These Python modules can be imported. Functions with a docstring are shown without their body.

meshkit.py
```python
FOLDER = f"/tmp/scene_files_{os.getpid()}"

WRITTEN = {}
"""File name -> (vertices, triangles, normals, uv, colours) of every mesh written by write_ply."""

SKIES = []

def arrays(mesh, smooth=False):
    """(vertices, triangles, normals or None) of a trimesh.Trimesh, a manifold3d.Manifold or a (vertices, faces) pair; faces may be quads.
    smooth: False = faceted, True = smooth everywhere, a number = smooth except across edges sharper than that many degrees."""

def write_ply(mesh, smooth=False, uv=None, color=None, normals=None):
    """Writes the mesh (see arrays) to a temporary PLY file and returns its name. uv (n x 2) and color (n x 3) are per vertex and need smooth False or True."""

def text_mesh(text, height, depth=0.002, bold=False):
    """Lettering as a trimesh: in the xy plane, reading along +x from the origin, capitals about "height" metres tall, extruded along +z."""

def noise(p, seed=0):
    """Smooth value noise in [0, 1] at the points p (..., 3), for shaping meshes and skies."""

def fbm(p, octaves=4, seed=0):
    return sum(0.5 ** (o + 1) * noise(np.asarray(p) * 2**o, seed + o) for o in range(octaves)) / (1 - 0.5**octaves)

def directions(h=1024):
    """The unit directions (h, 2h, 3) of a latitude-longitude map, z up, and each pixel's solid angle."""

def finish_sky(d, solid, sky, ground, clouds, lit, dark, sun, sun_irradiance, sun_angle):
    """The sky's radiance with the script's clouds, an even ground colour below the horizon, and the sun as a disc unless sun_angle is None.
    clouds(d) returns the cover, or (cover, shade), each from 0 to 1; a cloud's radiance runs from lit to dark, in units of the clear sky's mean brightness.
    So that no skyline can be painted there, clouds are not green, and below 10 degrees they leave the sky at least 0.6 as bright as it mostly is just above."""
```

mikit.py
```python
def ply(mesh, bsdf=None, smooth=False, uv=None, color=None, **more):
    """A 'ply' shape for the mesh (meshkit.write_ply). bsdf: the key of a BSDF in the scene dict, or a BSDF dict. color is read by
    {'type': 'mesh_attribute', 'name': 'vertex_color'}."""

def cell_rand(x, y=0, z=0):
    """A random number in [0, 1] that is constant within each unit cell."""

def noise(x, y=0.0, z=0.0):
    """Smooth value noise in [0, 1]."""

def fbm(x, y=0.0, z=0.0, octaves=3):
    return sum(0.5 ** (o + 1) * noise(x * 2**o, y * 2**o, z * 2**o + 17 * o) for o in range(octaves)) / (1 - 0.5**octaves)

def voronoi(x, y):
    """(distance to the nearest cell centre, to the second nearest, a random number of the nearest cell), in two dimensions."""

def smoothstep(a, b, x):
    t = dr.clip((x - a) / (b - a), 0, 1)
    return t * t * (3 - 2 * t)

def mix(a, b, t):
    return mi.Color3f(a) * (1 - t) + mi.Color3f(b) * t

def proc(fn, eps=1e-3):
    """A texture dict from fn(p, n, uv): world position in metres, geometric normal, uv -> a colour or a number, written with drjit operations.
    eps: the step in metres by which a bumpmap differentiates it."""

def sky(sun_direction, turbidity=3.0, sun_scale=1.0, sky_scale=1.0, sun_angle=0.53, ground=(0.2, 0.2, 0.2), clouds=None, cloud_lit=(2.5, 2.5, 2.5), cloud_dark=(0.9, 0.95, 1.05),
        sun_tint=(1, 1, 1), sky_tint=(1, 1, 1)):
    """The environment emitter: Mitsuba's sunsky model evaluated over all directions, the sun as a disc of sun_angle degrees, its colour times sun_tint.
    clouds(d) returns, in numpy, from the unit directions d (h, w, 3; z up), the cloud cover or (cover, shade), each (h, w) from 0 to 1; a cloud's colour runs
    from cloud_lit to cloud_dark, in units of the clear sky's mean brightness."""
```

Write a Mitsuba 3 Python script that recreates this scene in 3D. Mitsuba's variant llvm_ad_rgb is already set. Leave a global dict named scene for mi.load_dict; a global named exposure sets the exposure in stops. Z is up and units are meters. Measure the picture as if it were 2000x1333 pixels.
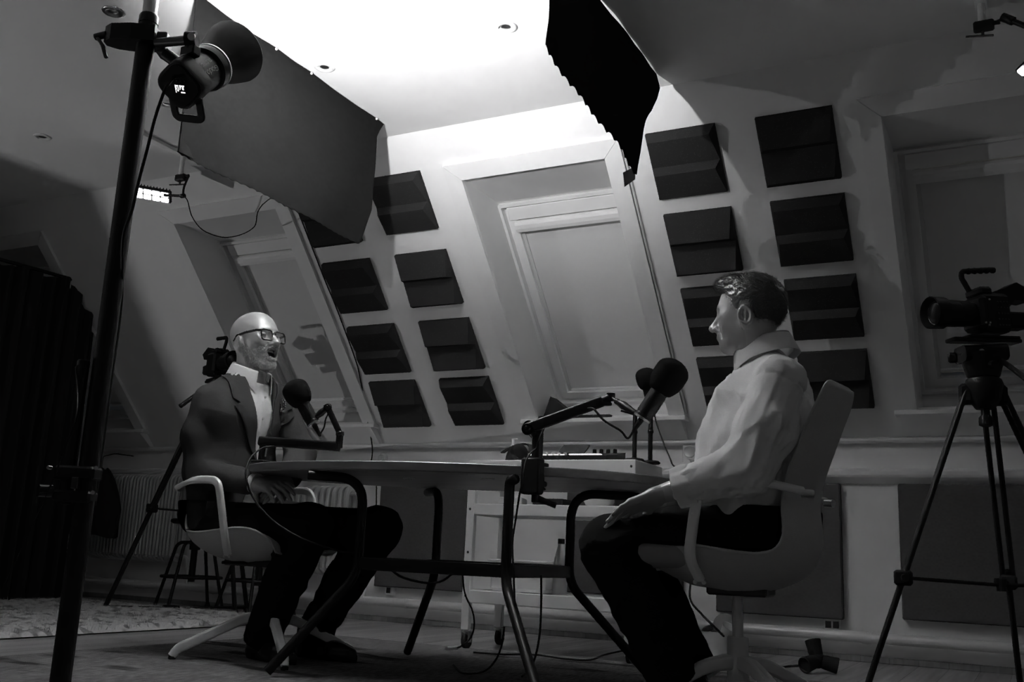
import math, random
import numpy as np, trimesh, manifold3d, shapely
import shapely.geometry as sg
import mitsuba as mi, drjit as dr
import mikit, meshkit
from mikit import noise, fbm, smoothstep

# ------------------------------------------------------------------ camera
F_PX, ROLL, PITCH, YAW, CAM_H = 1944.0, math.radians(2.6), math.radians(12.2), math.radians(-27.8), 0.42
_cy, _sy = math.cos(YAW), math.sin(YAW)
_f0, _r0 = np.array([_sy, _cy, 0.0]), np.array([_cy, -_sy, 0.0])
FWD = _f0 * math.cos(PITCH) + np.array([0, 0, 1.0]) * math.sin(PITCH)
_u0 = np.cross(_r0, FWD)
RGT = _r0 * math.cos(ROLL) + _u0 * math.sin(ROLL)
UPV = -_r0 * math.sin(ROLL) + _u0 * math.cos(ROLL)
CAM = np.array([0, 0, CAM_H])
scene, labels = {}, {}
scene['camera'] = {'type': 'perspective', 'fov': 2 * math.degrees(math.atan(1000 / F_PX)), 'fov_axis': 'x', 'near_clip': 0.05, 'far_clip': 100.0,
                   'to_world': mi.ScalarTransform4f().look_at(origin=CAM.tolist(), target=(CAM + FWD).tolist(), up=UPV.tolist())}
# ------------------------------------------------------------------ sky (dusk outside, seen only in slits beside the blinds), exposure
scene['sky'] = mikit.sky((0.3, 0.9, 0.25), turbidity=4.0, sun_scale=0.0, sky_scale=0.02, sun_angle=None)
scene['sky']['sampling_weight'] = 0.15
exposure = 3.0
LAMP_RADIANCE, LAMP_BEAM = 560.0, 36.0      # the studio lamp's chip and the beam its reflector throws (built with the lamp)
LED_LEFT, LED_RIGHT = 1.5, 1.5
FLOOR_LAMP = 0.90           # half-shaded globe lamp across the room, outside the picture at left

# room: x along the sloped wall, y into it, z up (metres)
WALL_Y, KNEE_Z, CEIL_Z, TH = 5.218, 1.068, 2.503, math.radians(42.1)
SN, CS = math.sin(TH), math.cos(TH)
S_TOP = (CEIL_Z - KNEE_Z) / CS

def _ray(px, py): return RGT * (px - 1000) / F_PX - UPV * (py - 666.5) / F_PX + FWD
def at_depth(px, py, t): return CAM + _ray(px, py) * t
def on_plane(px, py, axis, v):
    r = _ray(px, py)
    return CAM + r * ((v - CAM[axis]) / r[axis])

# ------------------------------------------------------------------ materials (the photograph is black and white)
def glow(v, w=0.2): return {'type': 'area', 'radiance': {'type': 'rgb', 'value': [v, v, v]}, 'sampling_weight': w}
def rgb(v): return {'type': 'rgb', 'value': [v, v, v] if np.isscalar(v) else list(v)}
def mat(name, v, rough=0.5, metallic=0.0, spec=0.5, **kw):
    scene['m_' + name] = {'type': 'twosided', 'bsdf': {'type': 'principled', 'base_color': rgb(v) if np.isscalar(v) or isinstance(v, tuple) else v, 'roughness': rough, 'metallic': metallic, 'specular': spec, **kw}}
def diffuse(name, v):
    scene['m_' + name] = {'type': 'twosided', 'bsdf': {'type': 'diffuse', 'reflectance': rgb(v) if np.isscalar(v) else v}}
def grey(x): return mi.Color3f(x, x, x)

diffuse('wall', mikit.proc(lambda p, n, uv: grey(0.74 + 0.03 * fbm(p.x * 6, p.y * 6, p.z * 6))))
diffuse('ceiling', 0.80)
diffuse('far_wall', 0.36)
diffuse('dark_wall', 0.12)
mat('trim', 0.74, 0.45)
mat('white_gloss', 0.78, 0.18)
diffuse('blind', mikit.proc(lambda p, n, uv: grey(0.62 + 0.03 * noise(p.x * 900, p.z * 900, p.y * 900))))
diffuse('foam', mikit.proc(lambda p, n, uv: grey(0.029 + 0.03 * smoothstep(0.72, 0.95, noise(p.x * 330, p.y * 330, p.z * 330)))))
diffuse('panel_fabric', mikit.proc(lambda p, n, uv: grey(0.050 + 0.02 * fbm(p.x * 120, p.y * 120, p.z * 120))))
def _floor(p, n, uv):
    b = dr.floor(p.x / 0.13)
    seam = 1 - smoothstep(0.0, 0.02, dr.abs(p.x / 0.13 - b - 0.5) * -1 + 0.5)
    g = 0.16 + 0.05 * mikit.cell_rand(b) + 0.10 * (fbm(p.x * 40, p.y * 2.2, b) - 0.5)
    return grey(dr.maximum(g - 0.08 * seam, 0.02))
mat('floor', mikit.proc(_floor), 0.42)
diffuse('cloth_black', 0.014)
diffuse('cloth_grey', mikit.proc(lambda p, n, uv: grey(0.012 + 0.006 * fbm(p.x * 60, p.y * 60, p.z * 60))))
diffuse('curtain', 0.022)
mat('black', 0.007, 0.40, spec=0.22)
mat('black_matt', 0.008, 0.7, spec=0.15)
mat('black_gloss', 0.007, 0.18, spec=0.35)
mat('dark_metal', 0.05, 0.3, 0.6)
mat('silver', 0.6, 0.28, 1.0)
mat('white_metal', 0.78, 0.35)
mat('white_plastic', 0.70, 0.4)
mat('radiator', 0.55, 0.4)
mat('rubber', 0.010, 0.6, spec=0.2)
diffuse('mic_foam', mikit.proc(lambda p, n, uv: grey(0.006 + 0.006 * noise(p.x * 500, p.y * 500, p.z * 500))))

# ------------------------------------------------------------------ helpers
def box(sx, sy, sz, c=(0, 0, 0), bev=0.0):
    h = np.array([sx, sy, sz]) / 2
    if bev <= 0:
        m = trimesh.creation.box((sx, sy, sz))
    else:
        b = min(bev, h.min() * 0.98)
        pts = []
        for s in np.ndindex(2, 2, 2):
            q = np.where(np.array(s) == 1, 1, -1)
            for k in range(3):
                v = h - b
                v = v.copy(); v[k] = h[k]
                pts.append(q * v)
        m = trimesh.convex.convex_hull(np.array(pts))
    m.apply_translation(c)
    return m
def box2(lo, hi, bev=0.0):
    lo, hi = np.array(lo, float), np.array(hi, float)
    return box(*(hi - lo), c=(lo + hi) / 2, bev=bev)
def cat(*ms): return trimesh.util.concatenate([m for m in ms if m is not None])
def unit(v): v = np.asarray(v, float); return v / np.linalg.norm(v)
def basis(z, x=None):
    """Columns X, Y, Z with Z along z and X as near to x as can be."""
    z = unit(z)
    x = np.array([0, 0, 1.0]) if x is None else np.asarray(x, float)
    if abs(unit(x) @ z) > 0.98: x = np.array([1.0, 0, 0])
    x = unit(x - z * (x @ z))
    return np.stack([x, np.cross(z, x), z], 1)
def place(m, o, B=None):
    M = np.eye(4)
    if B is not None: M[:3, :3] = B
    M[:3, 3] = o
    m = m.copy(); m.apply_transform(M)
    return m
def catmull(P, n=8):
    P = np.array(P, float)
    Q = np.vstack([2 * P[0] - P[1], P, 2 * P[-1] - P[-2]])
    t = np.linspace(0, 1, n, endpoint=False)[:, None]
    out = [0.5 * (2 * b + (c - a) * t + (2 * a - 5 * b + 4 * c - d) * t**2 + (3 * b - a - 3 * c + d) * t**3) for a, b, c, d in zip(Q, Q[1:], Q[2:], Q[3:])]
    return np.vstack(out + [P[-1:]])
def round_path(P, r, n=6):
    """Polyline with its corners rounded by about r."""
    P = [np.asarray(p, float) for p in P]
    out = [P[0]]
    for a, b, c in zip(P, P[1:], P[2:]):
        u, v = unit(a - b), unit(c - b)
        k = min(r, np.linalg.norm(a - b) * 0.49, np.linalg.norm(c - b) * 0.49)
        p, q = b + u * k, b + v * k
        for t in np.linspace(0, 1, n): out.append((1 - t)**2 * p + 2 * t * (1 - t) * b + t * t * q)
    return np.array(out + [P[-1]])
def sweep(P, prof, up=None, scale=None, cap=True):
    """Sweeps the closed 2D profile (k x 2) along the path P."""
    P, prof = np.asarray(P, float), np.asarray(prof, float)
    T = np.gradient(P, axis=0)
    T /= np.maximum(np.linalg.norm(T, axis=1, keepdims=True), 1e-12)
    x = basis(T[0], up)[:, 0]
    V = []
    for i, (p, t) in enumerate(zip(P, T)):
        if up is not None and abs(unit(up) @ t) < 0.97: x = np.asarray(up, float)
        x = unit(x - t * (x @ t))
        s = 1.0 if scale is None else scale[i]
        V.append(p + s * (prof[:, :1] * x + prof[:, 1:] * np.cross(t, x)))
    k, n = len(prof), len(P)
    V = np.vstack(V)
    i, j = np.meshgrid(np.arange(n - 1), np.arange(k), indexing='ij')
    a, b = (i * k + j).ravel(), (i * k + (j + 1) % k).ravel()
    Fc = np.vstack([np.stack([a, b, b + k], 1), np.stack([a, b + k, a + k], 1)])
    if cap:
        V = np.vstack([V, P[:1], P[-1:]])
        j = np.arange(k)
        Fc = np.vstack([Fc, np.stack([j * 0 + n * k, (j + 1) % k, j], 1), np.stack([j * 0 + n * k + 1, (n - 1) * k + j, (n - 1) * k + (j + 1) % k], 1)])
    return trimesh.Trimesh(V, Fc, process=False)
def circle(r, n=12):
    a = np.arange(n) * 2 * np.pi / n
    return np.stack([r * np.cos(a), r * np.sin(a)], 1)
def rrect(w, h, r, n=4):
    g = sg.box(-w / 2 + r, -h / 2 + r, w / 2 - r, h / 2 - r).buffer(r, quad_segs=n)
    return np.array(g.exterior.coords)[:-1][::-1]
def tube(P, r, n=12, up=None):
    P = np.asarray(P, float)
    return sweep(P, circle(1.0, n), up, np.broadcast_to(np.asarray(r, float), len(P)))
def rod(a, b, r, n=14, r2=None): return tube([a, b], [r, r if r2 is None else r2], n)
def lathe(prof, n=28, cap=True):
    """Profile (r, z) from bottom to top, closed at the ends, round the z axis."""
    a = np.arange(n) * 2 * np.pi / n
    V = np.vstack([np.stack([r * np.cos(a), r * np.sin(a), np.full(n, z)], 1) for r, z in prof] + [[[0, 0, prof[0][1]]], [[0, 0, prof[-1][1]]]])
    m, Fc = len(prof), []
    j = np.arange(n)
    for i in range(m - 1):
        a0, a1 = i * n + j, i * n + (j + 1) % n
        Fc += [np.stack([a0, a1, a1 + n], 1), np.stack([a0, a1 + n, a0 + n], 1)]
    if cap: Fc += [np.stack([j * 0 + m * n, (j + 1) % n, j], 1), np.stack([j * 0 + m * n + 1, (m - 1) * n + j, (m - 1) * n + (j + 1) % n], 1)]
    return trimesh.Trimesh(V, np.vstack(Fc), process=False)
def prism(poly, h, z0=0.0):
    """Extrudes a 2D polygon (points or shapely) by h along z."""
    g = poly if hasattr(poly, 'exterior') else sg.Polygon(poly)
    m = trimesh.creation.extrude_polygon(g, h, engine='earcut')
    m.apply_translation([0, 0, z0])
    return m
def sheet(G, th):
    """A grid of points (a, b, 3) given a thickness th: a closed cloth."""
    G = np.asarray(G, float)
    du, dv = np.gradient(G, axis=0), np.gradient(G, axis=1)
    N = np.cross(du, dv); N /= np.maximum(np.linalg.norm(N, axis=-1, keepdims=True), 1e-12)
    a, b = G.shape[:2]
    V = np.vstack([(G + N * th / 2).reshape(-1, 3), (G - N * th / 2).reshape(-1, 3)])
    idx = np.arange(a * b).reshape(a, b)
    q = np.stack([idx[:-1, :-1], idx[1:, :-1], idx[1:, 1:], idx[:-1, 1:]], -1).reshape(-1, 4)
    o = a * b
    rim = np.concatenate([idx[0, :], idx[1:, -1], idx[-1, -2::-1], idx[-2:0:-1, 0]])
    r2 = np.roll(rim, -1)
    Q = np.vstack([q, q[:, ::-1] + o, np.stack([rim, r2, r2 + o, rim + o], 1)])
    return trimesh.Trimesh(V, np.vstack([Q[:, [0, 1, 2]], Q[:, [0, 2, 3]]]), process=False)

_count = {}
def numbered(key):
    n = _count.get(key, -1) + 1
    _count[key] = n
    return key if n == 0 else f'{key}_{n:03d}'
def part(name, mesh, m, parent, smooth=35, label=None, kind=None, **kw):
    """ONE entry of scene: a part of parent (a key), or top-level when parent is None."""
    key = numbered(name if parent is None else parent + '__' + name)
    scene[key] = mikit.ply(mesh, 'm_' + m, smooth=smooth, **kw) if not isinstance(mesh, dict) else mesh
    if label or kind: labels[key] = {k: v for k, v in (('label', label), ('kind', kind)) if v}
    return key
def thing(name, label, category, group=None, kind=None):
    key = numbered(name)
    labels[key] = {'label': label, 'category': category}
    if group: labels[key]['group'] = group
    if kind: labels[key]['kind'] = kind
    return key
def solo(name, mesh, m, label, category, smooth=35, group=None, kind=None, **kw):
    key = part(name, mesh, m, None, smooth, **kw)
    labels[key] = {'label': label, 'category': category}
    if group: labels[key]['group'] = group
    if kind: labels[key]['kind'] = kind
    return key
def struct(name, mesh, m, label=None, smooth=False, parent=None, category=None):
    key = part(name, mesh, m, parent, smooth)
    if parent is None:
        labels[key] = {'kind': 'structure'}
        if label: labels[key]['label'] = label
        if category: labels[key]['category'] = category
    elif label: labels[key] = {'label': label}
    return key
# slope coordinates: (x, s up the slope, r towards the room)
SLOPE_B = np.array([[1, 0, 0], [0, -SN, -CS], [0, CS, -SN]])
def slope_pt(x, s, r=0.0): return np.array([x, WALL_Y - s * SN - r * CS, KNEE_Z + s * CS - r * SN])
def on_slope(m, x=0.0, s=0.0, r=0.0): return place(m, slope_pt(x, s, r), SLOPE_B)

# ================================================================== the setting
X0, X1, Y0 = -9.0, 1.4, -2.6
struct('floor', box2((X0, Y0, -0.05), (X1, WALL_Y + 0.02, 0.0)), 'floor', 'dark wood plank floor', category='floor')
struct('ceiling', box2((X0, Y0, CEIL_Z), (X1, WALL_Y - S_TOP * SN + 0.02, CEIL_Z + 0.05)), 'ceiling', 'flat white ceiling with recessed spotlights', category='ceiling')
struct('wall_left', box2((X0 - 0.05, Y0, 0), (X0, WALL_Y + 0.6, CEIL_Z)), 'dark_wall', 'dark end wall beyond the curtain', category='wall')
struct('wall_right', box2((X1, Y0, 0), (X1 + 0.05, WALL_Y + 0.6, CEIL_Z)), 'far_wall', 'end wall outside the picture on the right', category='wall')
struct('wall_front', box2((X0, Y0 - 0.05, 0), (X1, Y0, CEIL_Z)), 'far_wall', 'wall behind the photographer', category='wall')
wb = struct('wall_back', box2((X0, WALL_Y, 0), (X1, WALL_Y + 0.05, KNEE_Z + 0.01)), 'wall', 'low white knee wall under the sloped wall', category='wall')
WIN = [(-2.49, -1.71), (-4.49, -3.71), (-0.47, 0.31), (-6.49, -5.71)]
WIN_NAMES = ['centre skylight between the two groups of foam tiles', 'skylight behind the bald man', 'skylight behind the video camera at the right edge', 'dim skylight above the black curtain']
S_LO, S_HI = 0.165, 1.65
slope = sg.box(X0, 0, X1, S_TOP)
for a, b in WIN: slope = slope.difference(sg.box(a, S_LO, b, S_HI))
m = prism(slope, 0.03, -0.03)
struct('wall_sloped', on_slope(m), 'wall', 'white sloped attic wall holding the skylights', category='wall')

def ring(a, b, s0, s1, w, r0, r1):
    return cat(box2((a, s0, r0), (a + w, s1, r1)), box2((b - w, s0, r0), (b, s1, r1)), box2((a + w, s0, r0), (b - w, s0 + w, r1)), box2((a + w, s1 - w, r0), (b - w, s1, r1)))
D_F = 0.29                                            # how deep the window frames lie behind the slope
zt, ys0 = KNEE_Z + S_HI * CS, WALL_Y - S_LO * SN
p_top = np.array([WALL_Y - S_HI * SN, zt]); zs = KNEE_Z + S_LO * CS
FT = (zt - KNEE_Z - D_F * SN) / CS                    # s of the frame's top where the level upper lining meets it
FB = 0.09
def fr(s, d): return np.array([WALL_Y - s * SN + d * CS, KNEE_Z + s * CS + d * SN])
for i, (a, b) in enumerate(WIN):
    w = f'window_{i + 1}'
    labels[w] = {'kind': 'structure', 'label': WIN_NAMES[i] + ', white frame and closed blind', 'category': 'skylight'}
    # lining: two cheeks, level top board, upright lower board
    q = [p_top, fr(FT, D_F + 0.05), fr(FB, D_F + 0.05), (fr(FB, D_F)[0] + 0.01, zs - 0.02), (ys0, zs - 0.02), (ys0, zs)]
    cheek = sg.Polygon(q)
    for s in (-1, 1):
        m = prism(cheek, 0.012)                       # polygon in (y, z): turn so that its plane is x = const
        m = place(m, (0, 0, 0), np.array([[0, 0, 1], [1, 0, 0], [0, 1, 0]]))
        m.apply_translation([a - 0.012 if s < 0 else b, 0, 0])
        struct('cheek', m, 'wall', parent=w)
    yt = fr(FT, D_F + 0.05)[0]
    struct('top_lining', box2((a, p_top[0] - 0.002, zt), (b, yt, zt + 0.012)), 'wall', parent=w)
    yb, zb = fr(FB, D_F)
    struct('lower_lining', box2((a, yb, zs), (b, yb + 0.012, zb + 0.03)), 'wall', parent=w)
    # architrave, mitred
    t, k = 0.09, 0.02
    o = (a - t, b + t, S_HI + t)
    for poly in ([(a, S_LO), (a, S_HI), (o[0], o[2]), (o[0], S_LO)], [(b, S_LO), (o[1], S_LO), (o[1], o[2]), (b, S_HI)], [(a, S_HI), (b, S_HI), (o[1], o[2]), (o[0], o[2])]):
        g = sg.Polygon(poly).buffer(-0.0006)
        struct('architrave', on_slope(prism(g, k)), 'trim', parent=w)
    # sill and the boxed apron below it
    struct('sill', cat(box2((a - 0.10, 5.055, zs - 0.026), (b + 0.10, ys0 + 0.02, zs), 0.004), box2((a, ys0, zs - 0.02), (b, yb, zs - 0.001))), 'trim', parent=w)
    m = prism([(5.060, zs - 0.026), (5.172, KNEE_Z + 0.008), (WALL_Y + 0.01, KNEE_Z + 0.008), (WALL_Y + 0.01, zs - 0.026)], b - a + 0.15)
    m = place(m, (a - 0.075, 0, 0), np.array([[0, 0, 1], [1, 0, 0], [0, 1, 0]]))
    struct('apron', m, 'wall', parent=w)
    # frame, sash, blind
    R = lambda mm: on_slope(mm)
    struct('frame', R(cat(ring(a, b, FB, FT, 0.016, -D_F - 0.05, -D_F + 0.028), ring(a + 0.016, b - 0.016, FB + 0.016, FT - 0.016, 0.03, -D_F - 0.05, -D_F - 0.012))), 'trim', parent=w)
    sa, sb, s0, s1 = a + 0.042, b - 0.042, FB + 0.042, FT - 0.022
    struct('sash', R(cat(ring(sa, sb, s0, s1, 0.036, -D_F - 0.05, -D_F + 0.012), box2((sa, s1 - 0.075, -D_F - 0.02), (sb, s1, -D_F + 0.022), 0.004))), 'white_gloss', parent=w)
    ca, cb = sa + 0.03, sb - 0.03
    cs = s1 - 0.088
    prof = [(-0.055, 0.0), (-0.055, 0.030), (-0.035, 0.036), (-0.012, 0.036), (0.0, 0.028), (0.006, 0.012), (0.006, 0.0)]
    m = prism(np.array(prof), cb - ca)                # (s, r) profile along x
    m = place(m, (ca, 0, 0), np.array([[0, 0, 1], [1, 0, 0], [0, 1, 0]]))
    m.apply_translation([0, cs, -D_F + 0.004])
    struct('blind_cassette', R(m), 'white_gloss', parent=w)
    lo = s0 + 0.036 + (0.030 if i in (2, 3) else 0.0)
    struct('blind', R(box2((sa + 0.052, lo, -D_F - 0.022), (sb - 0.052, cs - 0.03, -D_F - 0.018))), 'blind', parent=w)
    struct('guide_rail', R(cat(box2((sa + 0.034, s0 + 0.034, -D_F - 0.040), (sa + 0.054, cs, -D_F - 0.010)), box2((sb - 0.054, s0 + 0.034, -D_F - 0.040), (sb - 0.034, cs, -D_F - 0.010)))), 'radiator', parent=w)
    struct('blind_bar', R(box2((sa + 0.052, lo - 0.006, -D_F - 0.026), (sb - 0.052, lo + 0.014, -D_F - 0.008), 0.004)), 'white_gloss', parent=w)
    key = numbered(w + '__pane')
    scene[key] = mikit.ply(R(box2((sa + 0.03, s0 + 0.03, -D_F - 0.0445), (sb - 0.03, s1 - 0.03, -D_F - 0.0440)).submesh([[0, 1]], append=True) if False else trimesh.Trimesh([[sa + 0.02, s0 + 0.02, -D_F - 0.044], [sb - 0.02, s0 + 0.02, -D_F - 0.044], [sb - 0.02, s1 - 0.02, -D_F - 0.044], [sa + 0.02, s1 - 0.02, -D_F - 0.044]], [[0, 1, 2], [0, 2, 3]], process=False)), {'type': 'thindielectric'})

# pipes and ledge on the knee wall
struct('trim_1', rod((-8.9, 5.19, 1.062), (1.35, 5.19, 1.062), 0.016), 'white_plastic', 'thin white pipe along the top of the knee wall', True, category='pipe')
led = [(0.0, 0.0), (-0.018, 0.0), (-0.050, 0.030), (-0.055, 0.040), (-0.055, 0.058), (-0.048, 0.068), (-0.030, 0.074), (0.0, 0.074)]
m = prism(np.array(led), 10.2)
m = place(m, (-8.9, WALL_Y, 0.848), np.array([[0, 0, 1], [1, 0, 0], [0, 1, 0]]))
struct('trim_2', m, 'trim', 'white ledge moulding along the knee wall', 20, category='ledge')
hp = thing('heating_pipe', 'white heating pipe running along the knee wall just above the floor', 'pipe', kind='structure')
part('pipe', rod((-8.9, 5.15, 0.118), (1.35, 5.15, 0.118), 0.026, 18), 'white_plastic', hp, True)
for x in (-5.6, -4.9, -3.35, -2.7, -1.9, -0.75, 0.2):
    part('bracket', cat(box2((x - 0.012, 5.15, 0.085), (x + 0.012, WALL_Y, 0.105)), rod((x - 0.014, 5.15, 0.118), (x + 0.014, 5.15, 0.118), 0.029, 18)), 'white_plastic', hp)
struct('baseboard_back', box2((X0, 5.206, 0), (X1, WALL_Y, 0.03), 0.003), 'floor', 'low wooden strip where the floor meets the knee wall', category='baseboard')

# big fabric wall panels below the ledge
for j, (a, b, z0, lab) in enumerate([(-3.60, -2.98, 0.205, 'dark grey fabric wall panel behind the far left table leg'), (-2.33, -1.66, 0.24, 'dark grey fabric wall panel right of the trolley, behind the right seated man\'s knees'),
                                     (-1.475, -0.85, 0.19, 'dark grey fabric wall panel behind the white chair back'), (-0.58, 0.06, 0.21, 'dark grey fabric wall panel behind the right tripod')]):
    solo('sound_absorber', box2((a, 5.165, z0), (b, WALL_Y - 0.001, 0.846), 0.006), 'panel_fabric', lab, 'wall panel', False)

# wedge foam tiles on the slope: one mesh for each way up, placed sixteen times
SZ = 0.325
pa = np.array([(0, 0), (0, 0.020), (0.135, 0.066), (0.162, 0.026), (0.297, 0.066), (SZ, 0.024), (SZ, 0)])
pb = np.array([(SZ - s, r) for s, r in pa])[::-1]
def tile_mesh(p):
    m = prism(p, SZ)
    m = place(m, (0, 0, 0), np.array([[0, 0, 1], [1, 0, 0], [0, 1, 0]]))   # (s, r, x) -> (x, s, r)
    m.apply_translation([-SZ / 2, -SZ / 2, 0])
    v = m.vertices                                                        # the ends are cut at a slant
    v[:, 0] *= 1 - 0.18 * np.maximum(v[:, 2] - 0.02, 0) / 0.066
    return m
TILE = {'A': mikit.ply(tile_mesh(pa), 'm_foam'), 'B': mikit.ply(tile_mesh(pb), 'm_foam')}
M4 = np.eye(4); M4[:3, :3] = SLOPE_B
COLS = [(-3.385, 'beside the skylight behind the bald man', [(1.55, 'B'), (1.12, 'A'), (0.70, 'A'), (0.315, 'B')]), (-2.885, 'just left of the centre skylight', [(1.57, 'A'), (1.12, 'B'), (0.70, 'B'), (0.315, 'A')]),
        (-1.328, 'just right of the centre skylight', [(1.57, 'A'), (1.165, 'B'), (0.765, 'A'), (0.365, 'A')]), (-0.823, 'beside the skylight behind the tripod', [(1.565, 'B'), (1.165, 'A'), (0.765, 'A'), (0.365, 'B')])]
ROWS = ['topmost', 'second from the top', 'third from the top', 'lowest']
for x, where, rows in COLS:
    for (s, kind), row in zip(rows, ROWS):
        key = numbered('acoustic_foam_tile')
        M = M4.copy(); M[:3, 3] = slope_pt(x, s)
        scene[key] = {**TILE[kind], 'to_world': mi.ScalarTransform4f(M)}
        labels[key] = {'label': f'black wedge foam tile, {row} ' + where, 'category': 'acoustic tile', 'group': 'wedge foam tiles on the sloped wall'}

# recessed spotlights in the ceiling
SPOTS = [(-3.19, 2.467, 'recessed ceiling spotlight beside the clamp of the studio lamp'), (-4.596, 3.228, 'recessed ceiling spotlight left of the black pole, nearest the dark corner'), (-3.641, 3.19, 'recessed ceiling spotlight half hidden behind the handle of the studio lamp'),
         (-2.679, 3.183, 'recessed ceiling spotlight beside the edge of the left cloth'), (-1.775, 3.191, 'recessed ceiling spotlight in the bright middle of the ceiling')]
for x, y, lab in SPOTS:
    t = thing('ceiling_spotlight', lab, 'spotlight', 'recessed ceiling spotlights')
    M = np.diag([1, -1, -1.0])
    part('bezel', place(lathe([(0.030, -0.002), (0.044, -0.001), (0.046, 0.003), (0.040, 0.007), (0.030, 0.008), (0.026, 0.002)]), (x, y, CEIL_Z), M), 'silver' if y < 3 else 'white_plastic', t, True)
    part('reflector_bulb', place(lathe([(0.027, -0.001), (0.027, 0.001), (0.020, 0.002), (0.012, 0.005), (0.004, 0.006)]), (x, y, CEIL_Z), M), 'silver', t, True)

# ================================================================== black cloths hung from the ceiling
def pinned(y0, y1, x0, zlow, far, near, pins, n=90, m=44, wav=0.008, seed=3, hemw=0.045, hem=0.010):
    """Cloth in the plane x = x0: top edge on the ceiling from y0 to y1. far(v), near(v): y of its ends; zlow(u): hem."""
    G = np.zeros((n + 1, m + 1, 3))
    for i in range(n + 1):
        u = i / n
        for j in range(m + 1):
            v = j / m
            y = near(v) * (1 - u) + far(v) * u
            d = min(abs(y - p) for p in pins)
            top = CEIL_Z - 0.003 - min(d, 0.16) * 0.05
            zl = zlow(u) + (hem * abs(math.sin(math.pi * y / hemw)) if hem else 0)
            z = top + (zl - top) * v
            x = x0 + wav * v * (math.sin(7.0 * u + 1.2 * v + seed) + 0.6 * math.sin(17 * u + 2.1 * v)) + 0.012 * (meshkit.noise(np.array([u * 5, v * 4, seed * 1.0])) - 0.5)
            G[i, j] = x, y, z
    return G
cl = thing('hanging_cloth', 'dark grey cloth pinned to the ceiling behind the studio lamp', 'cloth', 'light-blocking cloths pinned to the ceiling')
farL = lambda v: float(np.interp(v, [0, 0.06, 0.13, 0.38, 0.7, 0.9, 1.0], [3.772, 3.748, 3.725, 3.735, 3.735, 3.69, 3.663]))
G = pinned(2.5, 3.77, -2.765, lambda u: 1.834, farL, lambda v: 2.495, (2.5, 2.95, 3.19, 3.70), hem=0.006)
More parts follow.
